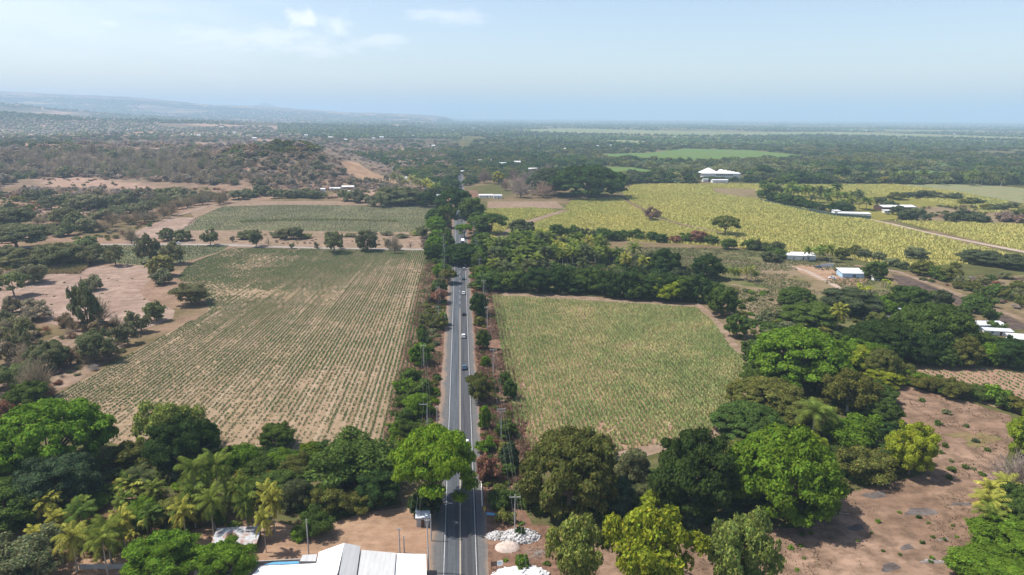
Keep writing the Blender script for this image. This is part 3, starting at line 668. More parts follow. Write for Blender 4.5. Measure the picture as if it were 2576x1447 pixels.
# --- one ground sheet to the horizon
def ground():
    k = 6.6; n = 700; s = np.linspace(-1, 1, n); xs = 33000*np.sinh(k*s)/math.sinh(k)
    s2 = np.linspace(0, 1, 700); ys = -160+33000*np.sinh(k*s2)/math.sinh(k)
    X, Y = np.meshgrid(xs, ys); Z = terrain(X, Y)
    V = np.stack([X, Y, Z], -1).reshape(-1, 3); nx = n; ny = len(ys)
    a = (np.arange(ny-1)[:, None]*nx+np.arange(nx-1)[None]).ravel(); F = np.stack([a, a+1, a+nx+1, a+nx], 1)
    me = npmesh("ground", V, [F], smooth=True)
    px, py, dz = proj(V[:, 0], V[:, 1], V[:, 2]); px = np.where(dz > 5, px, -9e3)
    x, y = V[:, 0], V[:, 1]
    def c(t): return np.array(S(*t))
    def mix(A, B, w): return A*(1-w[:, None])+B*w[:, None]
    dry = mix(np.tile(c((176, 146, 124)), (len(V), 1)), c((140, 124, 92)), sstep(.42, .6, fbm(x, y, 60, 1)))
    dry = mix(dry, c((150, 132, 114)), sstep(850, 1050, y))
    grn = mix(np.tile(c((112, 112, 70)), (len(V), 1)), c((150, 130, 100)), sstep(.45, .62, fbm(x, y, 90, 2)))
    w = sstep(-40, 60, x+.02*y)                 # greener to the right of the road
    C = mix(dry, grn, w)
    far = sstep(1200, 3500, y)*(x < 0)*sstep(.4, .6, fbm(x, y, 500, 4)); C = mix(C, c((96, 96, 66)), far*.8)
    C = mix(C, c((206, 170, 144)), sstep(.60, .66, fbm(x, y, 240, 8))*(x < -250)*sstep(900, 1300, y))
    for p in SCAR: C[inpoly(px, py, p)] = c((200, 164, 134))
    for p in DRYP: C[inpoly(px, py, p)] = c((196, 164, 144))
    at = me.attributes.new("col", 'FLOAT_VECTOR', 'POINT'); at.data.foreach_set("vector", C.astype(np.float32).ravel())
    def bld(b):
        g = b.n("ShaderNodeNewGeometry"); P = g.outputs['Position']; at = b.n("ShaderNodeAttribute", attribute_name="col")
        n1 = b.n("ShaderNodeTexNoise", ins={0: P, 'Scale': .06, 'Detail': 9.0, 'Roughness': .7})
        n2 = b.n("ShaderNodeTexNoise", ins={0: P, 'Scale': .5, 'Detail': 6.0, 'Roughness': .7})
        r = b.n("ShaderNodeMapRange", ins={0: n1.outputs[0], 1: .35, 2: .65, 3: .74, 4: 1.16})
        r2 = b.n("ShaderNodeMapRange", ins={0: n2.outputs[0], 1: .35, 2: .65, 3: .82, 4: 1.12})
        q = b.n("ShaderNodeMath", operation='MULTIPLY', ins={0: r.outputs[0], 1: r2.outputs[0]})
        mx = b.n("ShaderNodeMixRGB", blend_type='MULTIPLY', ins={0: 1.0, 1: at.outputs['Color']}); b.t.links.new(q.outputs[0], mx.inputs[2])
        bs = b.n("ShaderNodeBump", ins={'Strength': .7, 'Distance': .8, 'Height': n1.outputs[0]})
        return b.n("ShaderNodeBsdfDiffuse", ins={0: mx.outputs[0], 'Normal': bs.outputs[0]}).outputs[0]
    me.materials.append(mat("dry_earth", bld)); link("ground", me, kind='structure')
ground()
def ragged(P, step, amp, seed):                # gives a parcel an uneven edge
    out = []
    for i, (a, b) in enumerate(zip(P, P[1:]+P[:1])):
        L_ = (b-a).length; n = max(1, int(L_/step)); nrm = Vector((-(b-a).y, (b-a).x, 0)).normalized()
        for j in range(n):
            q = a.lerp(b, j/n); out.append(q+nrm*amp*2*(float(fbm(np.array([q.x]), np.array([q.y]), step*2.5, seed))-.5) if j else q)
    return out
def sheet(name, poly, M, z, rag=0., kind='structure', label=None, cat=None, pts=None, step=None):
    P = pts or [Vector((q.x, q.y, 0)) for q in (G(*p) for p in poly)]
    if rag: P = ragged(P, step or rag*2.5, rag, len(name))
    tris = tessellate_polygon([P]); me = bpy.data.meshes.new(name)
    me.from_pydata([(p.x, p.y, z+float(terrain(np.array([p.x]), np.array([p.y]))[0])) for p in P], [], [tuple(t) for t in tris]); me.materials.append(M)
    me.update()
    for f in me.polygons:
        if f.normal.z < 0: f.flip()
    return link(name, me, None, None, label, cat, None, kind)
def area_pts(poly, sp, rows=None, seed=0, jit=.25):
    """world points filling a picture outline, on rows if asked: rows = (xe, k, yref, spacing)"""
    P = [(q.x, q.y) for q in (G(*p) for p in poly)]; xs = [p[0] for p in P]; ys = [p[1] for p in P]; rng = np.random.default_rng(seed)
    if rows:
        xe, k, yr, rs = rows; yy = np.arange(min(ys), max(ys), sp); sc = 1-k*(yy-yr); smin = (min(xs)-xe)/sc.min(); smax = (max(xs)-xe)/sc.min() if max(xs) > xe else 0
        ss = np.arange(math.floor(smin/rs)*rs, max(smax, 0)+rs, rs); SS, YY = np.meshgrid(ss, yy); X = xe+SS*(1-k*(YY-yr))
        X = X.ravel(); Y = YY.ravel(); S_ = SS.ravel()
    else:
        X, Y = np.meshgrid(np.arange(min(xs), max(xs), sp), np.arange(min(ys), max(ys), sp)); X = X.ravel(); Y = Y.ravel(); S_ = X
    X = X+rng.normal(size=len(X))*sp*(jit if not rows else .12); Y = Y+rng.normal(size=len(X))*sp*jit
    k = inpoly(X, Y, P); return X[k], Y[k], S_[k]
def tufts(name, X, Y, H, w, nb, colr, label, cat, lean=.35, seed=0, z0=0.02, spread=.15, cv=.11):
    rng = np.random.default_rng(seed); n = len(X); m_ = n*nb
    bx = np.repeat(X, nb)+rng.normal(size=m_)*spread; by = np.repeat(Y, nb)+rng.normal(size=m_)*spread; hh = np.repeat(H, nb)*rng.uniform(.55, 1.15, m_)
    a = rng.uniform(0, 2*np.pi, m_); l = rng.uniform(.1, 1, m_)*lean*hh; ww = w*rng.uniform(.6, 1.4, m_)
    tx, ty = np.cos(a), np.sin(a)
    z = terrain(np.repeat(X, nb), np.repeat(Y, nb))+z0
    V = np.stack([np.stack([bx-ty*ww, by+tx*ww, z], 1), np.stack([bx+ty*ww, by-tx*ww, z], 1), np.stack([bx+ty*ww*.6+tx*l*.6, by-tx*ww*.6+ty*l*.6, z+hh*.7], 1), np.stack([bx-ty*ww*.4+tx*l*1.3, by+tx*ww*.4+ty*l*1.3, z+hh], 1)], 1).reshape(-1, 3)
    c = np.repeat(colr, nb, 0)*(1+cv*rng.normal(size=(m_, 1)))
    o = link(name, npmesh(name, V, [np.arange(m_*4).reshape(-1, 4)], [np.clip(c, .004, .9)], [M_TUFT]), None, None, label, cat, None, 'stuff'); o.color = (1, 1, 1, 1); return o
def lerpc(a, b, t): return np.array(a)[None]*(1-t[:, None])+np.array(b)[None]*t[:, None]

# --- parcels
sheet("field", B_HEAD, M_BARE, .04, 1.2); sheet("field", B_POLY, M_FIELDB, .09, .8)
sheet("field", A_POLY, M_FIELDA, .05, 1.2)
sheet("field", [(1101, 575), (1101, 628), (850, 627), (585, 622), (430, 612), (440, 585), (640, 585), (860, 588)], M_BARE, .03, 1.5)
sheet("field", C_POLY, M_SMALLG, .06, 1.5); sheet("field", CB_POLY, M_BARE, .05)
sheet("field", [(470, 522), (600, 506), (860, 506), (1100, 512), (1100, 522), (860, 521), (700, 520), (560, 523), (490, 552)], M_BARE, .05, 1.)
sheet("field", SM_POLY, M_SMALLG, .05, 1.)
sheet("field", [(335, 600), (360, 578), (425, 546), (500, 548), (480, 566), (440, 586), (400, 600)], M_SWIRL, .07, 1.)
sheet("field", SWIRL, M_SWIRL, .05, 2.5)
sheet("field", [(90, 870), (140, 846), (200, 838), (330, 850), (300, 890), (200, 960), (60, 1010), (-60, 1040), (-60, 960)], M_BARE, .03, 2)
sheet("field", [(530, 776), (500, 800), (330, 900), (190, 975), (60, 1040), (0, 1090), (60, 1120), (130, 1010), (330, 895), (540, 790)], M_BARE, .03, 1.5)
sheet("field", YL_POLY, M_YFIELD, .05, 1.5); sheet("field", YR_POLY, M_YFIELD, .05, 1.5); sheet("field", YR2_POLY, M_YFIELD, .05, 1.5)
sheet("field", [(1790, 473), (1900, 476), (1912, 500), (1860, 496), (1800, 486)], M_TANGRASS, .12, 2)
sheet("field", [(1226, 507), (1400, 507), (1420, 525), (1340, 524), (1226, 524)], M_BARE, .04, 1)
for g_ in GREENS: sheet("field", g_, M_GFIELD, .1, 2)
sheet("field", PALEF, mat("pale_young_crop_floor", soil_build(S(150, 158, 112), S(160, 158, 116), S(176, 160, 128), .004, .05, amt=.6)), .1, 2)
M_STRIP = mat("distant_pasture", soil_build(S(150, 160, 110), S(176, 170, 130), S(130, 140, 96), .002, .02, amt=.6))
for g_ in STRIPS: sheet("field", g_, M_STRIP, .3)
sheet("grassland", GRASS1, M_GRASS, .04, 2)
sheet("field", [(1840, 715), (1985, 735), (1990, 840), (1900, 850), (1830, 790)], M_TANGRASS, .08, 2)
sheet("field", [(1870, 672), (2010, 662), (2140, 722), (2130, 750), (1990, 732), (1860, 700)], M_TANGRASS, .1, 1.5)
sheet("field", [(1985, 672), (2060, 664), (2190, 700), (2160, 722), (2060, 706)], M_YARD, .13, 1.5)
sheet("field", [(2190, 561), (2330, 592), (2576, 645), (2576, 662), (2430, 622), (2280, 590)], M_TANGRASS, .1, 1.)
sheet("field", BURNT, M_BURNT, .06, 1.5)
sheet("field", NEARB, M_NEARBARE, .06, 2.)
sheet("field", FARCROP, M_FIELDB, .08, 1.)
sheet("field", [(2290, 520), (2500, 522), (2640, 540), (2640, 566), (2420, 560), (2300, 552)], M_TANGRASS, .14, 2)
sheet("field", [(2380, 700), (2640, 690), (2640, 800), (2576, 790), (2440, 735)], M_TANGRASS, .05, 2)
sheet("yard", [(1222, 1262), (1500, 1300), (1720, 1330), (1720, 1500), (1222, 1500)], M_NEARBARE, .05, .5)
sheet("yard", [(640, 1330), (800, 1310), (1000, 1280), (1088, 1262), (1080, 1500), (100, 1500), (60, 1440), (300, 1390), (500, 1330)], M_YARD, .05, .5)
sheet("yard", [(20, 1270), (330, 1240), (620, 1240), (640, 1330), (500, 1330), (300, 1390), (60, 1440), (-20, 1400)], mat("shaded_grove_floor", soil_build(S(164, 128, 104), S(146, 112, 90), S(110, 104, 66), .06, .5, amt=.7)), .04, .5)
# tracks
def track(pts, w, M, z=.16, name="dirt_track"):
    P = [G(*p) for p in pts]; Lf = []; Rt = []
    for i, p in enumerate(P):
        d = (P[min(i+1, len(P)-1)]-P[max(i-1, 0)]); d.z = 0; d.normalize(); nn = Vector((-d.y, d.x, 0)); ww = w*(.5+.1*math.sin(i*2.1))
        Lf.append(Vector((p.x, p.y, 0))+nn*ww); Rt.append(Vector((p.x, p.y, 0))-nn*ww)
    me = bpy.data.meshes.new(name); n = len(P); V = [(q.x, q.y, z+float(terrain(np.array([q.x]), np.array([q.y]))[0])) for q in Lf+Rt]
    me.from_pydata(V, [], [(i, i+n, i+n+1, i+1) for i in range(n-1)]); me.materials.append(M); me.update(); 
    for f in me.polygons:
        if f.normal.z < 0: f.flip()
    link(name, me, kind='structure')
track([(-80, 628), (60, 622), (235, 616), (400, 615), (575, 617), (700, 622), (850, 626), (1000, 628), (1120, 628)], 7, M_CTRACK)
track([(2185, 552), (2240, 564), (2330, 585), (2430, 606), (2576, 634), (2660, 650)], 7, M_PATH)
track([(1985, 670), (2030, 683), (2080, 708), (2130, 735), (2175, 760), (2200, 785)], 4, M_PATH)
track([(2150, 668), (2256, 684), (2290, 696), (2360, 722), (2420, 745), (2500, 778), (2576, 806), (2650, 836)], 5, M_BARE, .2)
track([(1640, 546), (1700, 561), (1800, 583), (1890, 604), (1980, 622), (2080, 640), (2180, 655), (2256, 670)], 3, M_BARE, .2)
track([(1690, 640), (1760, 652), (1880, 662), (1985, 667)], 4, M_BARE, .2)
track([(1640, 475), (1720, 482), (1900, 500), (2050, 524), (2100, 540), (2185, 552)], 3, M_TANGRASS, .2)
track([(1250, 600), (1320, 562), (1400, 536), (1430, 528)], 9, M_BARE, .2)
track([(330, 610), (345, 585), (430, 548), (520, 520), (600, 506)], 6, M_SWIRL, .2)
# --- the road
def strip(name, x0, x1, y0, y1, z, M, n=1, wob=0., seed=0):
    ys = np.linspace(y0, y1, n+1); V = []
    for y in ys:
        a = wob*2*(float(fbm(np.array([x0]), np.array([y]), 7., seed))-.5); b = wob*2*(float(fbm(np.array([x1+50]), np.array([y]), 7., seed))-.5)
        V += [(x0+a, y, z), (x1+b, y, z)]
    me = bpy.data.meshes.new(name); me.from_pydata(V, [], [(2*i, 2*i+1, 2*i+3, 2*i+2) for i in range(n)]); me.materials.append(M); me.update(); return me
link("verge", strip("verge", -24, -6.2, 172, 900, .10, M_VERGE, 200, 1.6, 1), kind='structure')
link("verge", strip("verge", 5.2, 23, 40, 900, .10, M_VERGE, 200, 1.6, 2), kind='structure')
link("road_shoulder", strip("road_shoulder", -6.9, -3.0, -60, 1500, .14, M_SHOULD, 500, .35, 3), kind='structure')
link("road_shoulder", strip("road_shoulder", 3.0, 6.1, -60, 1500, .14, M_SHOULD, 500, .45, 4), kind='structure')
link("road", strip("road", -3.95, 3.95, -60, 1560, .18, M_ROAD), kind='structure')
mk = MB()
for x in (-3.55, 3.5): mk.add([(x-.075, -60, .20), (x+.075, -60, .20), (x+.075, 1500, .20), (x-.075, 1500, .20)], [(0, 1, 2, 3)])
y = 330
while y < 700: mk.add([(-.08, y, .20), (.08, y, .20), (.08, y+4.5, .20), (-.08, y+4.5, .20)], [(0, 1, 2, 3)]); y += 12
link("road_markings", mk.mesh("road_markings", M_LINE), kind='structure')
mk = MB()
for x in (-.085, .085): mk.add([(x-.05, -60, .205), (x+.05, -60, .205), (x+.05, 330, .205), (x-.05, 330, .205)], [(0, 1, 2, 3)])
link("centre_line", mk.mesh("centre_line", M_YEL), kind='structure')

# --- crops
X, Y, s = area_pts(A_POLY, .6, (XE_A, K_A, Y_A, SP_A), 1)
rowv = vnoise(s*1.7, Y*.02, 5); g = fbm(X, Y, 45, 11); g2 = fbm(X, Y, 9, 12); px, py, _ = proj(X, Y, 0*X)
bald = np.exp(-((px-650)/110)**2-((py-738)/14)**2)*.9+np.exp(-((px-830)/70)**2-((py-960)/30)**2)*.35+np.exp(-((px-1060)/25)**2-((py-700)/60)**2)*.4+.35*sstep(980, 1080, py)
lush = np.exp(-((px-640)/170)**2-((py-690)/22)**2)*.35+np.exp(-((px-620)/90)**2-((py-800)/30)**2)*.2+sstep(690, 630, py)*.25+.15*np.exp(-((px-330)/160)**2-((py-900)/60)**2)
keep = np.random.default_rng(3).random(len(X)) < np.clip(.80+.9*(g-.5)+.8*(rowv-.5)+.5*(g2-.5)+lush-bald, .10, .98)
X, Y, g, g2, lush = X[keep], Y[keep], g[keep], g2[keep], lush[keep]
rr = np.random.default_rng(4).random(len(X)); t = np.clip(.70+1.3*(g-.5)+1.1*(g2-.5)+lush*1.2+.5*(rr-.5), 0, 1)
col = lerpc((.200, .190, .120), (.125, .195, .075), t); h = .32+.24*t
tufts("crop_rows", X, Y, h, .10, 8, col, "rows of young grey green cane across the ploughed field left of the road", "crop", .8, 5, .06, .24)
X, Y, s = area_pts(B_POLY, .7, (0, 0, 0, 1.5), 2); g = fbm(X, Y, 30, 21); g2 = fbm(X, Y, 6, 22); px, py, _ = proj(X, Y, 0*X)
sparse = sstep(1010, 1140, py)*.45*sstep(1900, 1500, px)+np.exp(-((px-1300)/40)**2)*.3*sstep(840, 1000, py)
keep = np.random.default_rng(5).random(len(X)) < np.clip(.97+.7*(g-.5)+.6*(g2-.5)-sparse, .2, .99)
X, Y, g, g2 = X[keep], Y[keep], g[keep], g2[keep]; rr = np.random.default_rng(6).random(len(X)); t = np.clip(.5+1.5*(g-.5)+1.1*(g2-.5)+.5*(rr-.5), 0, 1)
col = lerpc((.56, .52, .24), (.32, .39, .14), t); h = 1.0+.4*rr
tufts("sugarcane", X, Y, h, .13, 11, col, "rows of knee high yellow green cane filling the square field right of the road", "crop", .55, 7, .1, .22)
for pi, (poly, sp) in enumerate(((YL_POLY, 1.35), (YR_POLY, 1.75), (YR2_POLY, 1.5))):
    X, Y, s = area_pts(poly, sp, None, 30+pi, .45); px, py, _ = proj(X, Y, 0*X)
    k = np.ones(len(X), bool)
    if pi == 1:
        for q in ([(1790, 473), (1900, 476), (1912, 500), (1860, 496), (1800, 486)], [(1900, 480), (2100, 478), (2300, 500), (2420, 520), (2500, 545), (2200, 556), (2100, 540), (1900, 500)]): k &= ~inpoly(px, py, q)
    if pi == 0: k &= ~inpoly(px, py, [(1250, 606), (1240, 592), (1320, 556), (1410, 530), (1440, 530), (1330, 570)])
    g = fbm(X, Y, 70, 31); g2 = fbm(X, Y, 8, 32); k &= (g2 > .30); X, Y, g, g2 = X[k], Y[k], g[k], g2[k]; rr = np.random.default_rng(8+pi).random(len(X))
    t = np.clip(.4+1.2*(g-.5)+.8*(g2-.5)+.2*(rr-.5), 0, 1); col = lerpc((.54, .475, .155), (.39, .405, .125), t); h = .9+.9*g2+.3*rr
    tufts("sugarcane", X, Y, h, .34, 3, col, ("tall yellow green cane standing between the road and the diagonal ditch", "broad tall yellow cane beyond the diagonal track up to the palm compound", "yellow green cane at the right edge beyond the pale dirt track")[pi], "crop", .9, 40+pi, .1, .7, .05)
M_FLOOR = mat("grove_floor", soil_build(S(112, 118, 72), S(96, 104, 60), S(140, 118, 92), .05, .4, amt=.6))
sheet("grove_floor", [(1215, 618), (1400, 616), (1560, 626), (1640, 640), (1720, 660), (1770, 700), (1790, 765), (1560, 750), (1330, 736), (1225, 730)], M_FLOOR, .16, 1.5)
sheet("grove_floor", [(1880, 850), (1990, 840), (2200, 820), (2576, 830), (2640, 925), (2450, 905), (2270, 896), (2240, 965), (2190, 1000), (2230, 1080), (2330, 1130), (2320, 1190), (2240, 1215), (2090, 1250), (2040, 1330), (1640, 1345), (1600, 1290), (1560, 1180), (1800, 1115), (1830, 1060), (1905, 970)], M_FLOOR, .18, 1.5)
sheet("grove_floor", [(1310, 1170), (1560, 1165), (1600, 1290), (1640, 1345), (1340, 1320), (1290, 1230)], M_FLOOR, .14, 1.5)
sheet("grove_floor", [(-60, 1120), (120, 1050), (300, 1120), (700, 1140), (990, 1120), (1010, 1160), (1010, 1270), (760, 1330), (640, 1300), (330, 1225), (100, 1290), (-60, 1330)], M_FLOOR, .15, 1.5)
def ash(xd, yd, w, h, M):
    P = [(xd+math.cos(a)*w/2*(1+.3*math.sin(3*a+xd)), yd+math.sin(a)*h/2*(1+.3*math.cos(2*a+yd))) for a in [i*math.pi/9 for i in range(18)]]
    sheet("ash_patch", P[::-1], M, .11)
M_WASH = mat("white_ash", soil_build(S(214, 206, 200), S(170, 160, 156), S(120, 108, 102), .6, 2., amt=.7)); M_SHORTG = mat("short_green_grass", soil_build(S(128, 134, 74), S(150, 136, 92), S(170, 136, 112), .06, .5, amt=.7))
for q in ((2154, 1328, 44, 15, M_ASH), (2313, 1288, 76, 24, M_ASH), (2238, 1428, 46, 22, M_ASH), (2204, 1246, 60, 16, M_ASH), (2420, 1269, 70, 10, M_ASH), (2281, 1377, 30, 16, M_ASH), (2344, 1413, 60, 12, M_WASH), (2374, 1358, 28, 9, M_WASH), (2465, 1108, 90, 30, M_SHORTG), (2313, 1070, 60, 14, M_SHORTG), (2410, 1095, 60, 12, M_SHORTG)): ash(*q)
for poly, c0, c1, sp, lab in ((SM_POLY, (.20, .20, .13), (.14, .17, .09), 1.3, "low grey green crop in the small field behind the swirled bare ground"), (C_POLY, (.27, .235, .16), (.19, .20, .12), 1.5, "thin green crop band in the far field left of the road"), (FARCROP, (.14, .22, .06), (.10, .18, .05), 1.0, "short green crop rows in reddish soil at the right edge")):
    X, Y, s = area_pts(poly, sp, (0, 0, 0, 2.6) if poly is FARCROP else None, 50); g = fbm(X, Y, 20, 51); rr = np.random.default_rng(9).random(len(X)); k = rr < .35+g*.9
    tufts("young_crop", X[k], Y[k], .5+.3*rr[k], .2, 4, lerpc(c0, c1, np.clip(g[k]*1.6-.3, 0, 1)), lab, "crop", .7, 52, .1)
# row of pale maize in field C, yellow reeds by the swirl field
X, Y, s = area_pts([(600, 556), (700, 552), (860, 552), (1000, 556), (1000, 560), (860, 556), (700, 557), (610, 562)], 2.2, None, 60); 
tufts("maize", X, Y, 2+0*X, .3, 5, np.tile([.28, .28, .12], (len(X), 1)), "ragged line of pale maize along the far field edge", "crop", .5, 61)
X, Y, s = area_pts([(112, 690), (130, 672), (215, 662), (225, 670), (200, 690)], 1.2, None, 62)
tufts("reeds", X, Y, 2.2+0*X, .2, 7, np.tile([.36, .29, .14], (len(X), 1)), "patch of yellow dry reeds beside the swirled bare ground", "reeds", .4, 63)
# dry brush of the verges and weeds on bare ground
def brush(poly_w, n, seed, name, label, h=(.4, 1.3), cols=((.19, .11, .075), (.26, .16, .11)), dens=None, w=.10, nb=7):
    rng = np.random.default_rng(seed); (x0, x1, y0, y1) = poly_w; X = rng.uniform(x0, x1, n); Y = y0+(y1-y0)*rng.random(n)**1.3; g = fbm(X, Y, 7, seed); k = g > .47
    X, Y, g = X[k], Y[k], g[k]; tufts(name, X, Y, rng.uniform(h[0], h[1], len(X)), w, nb, lerpc(cols[0], cols[1], rng.random(len(X))), label, "dry brush", 1.0, seed+1, .08, .35)
brush((-22, -7.6, 172, 700), 7000, 71, "dry_brush", "reddish brown dry brush on the left verge of the highway")
brush((7, 21, 162, 460), 7000, 73, "dry_brush", "reddish brown dry brush on the right verge under the power line")
brush((-23, -7.6, 172, 700), 4000, 75, "weeds", "green weeds mixed in the dry brush of the left verge", (.4, 1.2), ((.08, .12, .03), (.13, .15, .05)), w=.13)
brush((6.8, 19, 150, 460), 1800, 77, "weeds", "green weeds mixed in the dry brush of the right verge", (.4, 1.0), ((.08, .12, .03), (.13, .15, .05)), w=.13)
X, Y, s = area_pts(NEARB, 1.5, None, 80, .5); g = fbm(X, Y, 9, 81); k = g > .55; X, Y = X[k], Y[k]; rr = np.random.default_rng(82).random(len(X))
tufts("dry_grass", X, Y, .2+.3*rr, .12, 5, lerpc((.27, .19, .12), (.16, .12, .08), rr), "short dry grass over the reddish pasture at lower right", "grass", 1., 83, .08, .4)
X, Y, s = area_pts(GRASS1, 1.6, None, 84, .5); g = fbm(X, Y, 14, 85); k = g > .42; X, Y, g = X[k], Y[k], g[k]; rr = np.random.default_rng(86).random(len(X))
tufts("grass", X, Y, .4+.6*rr, .22, 5, lerpc((.20, .17, .10), (.11, .15, .05), np.clip(2*(g-.35)+.5*(rr-.5), 0, 1)), "rough mixed grass between the palm grove and the burnt field", "grass", .8, 87, .1, .6)

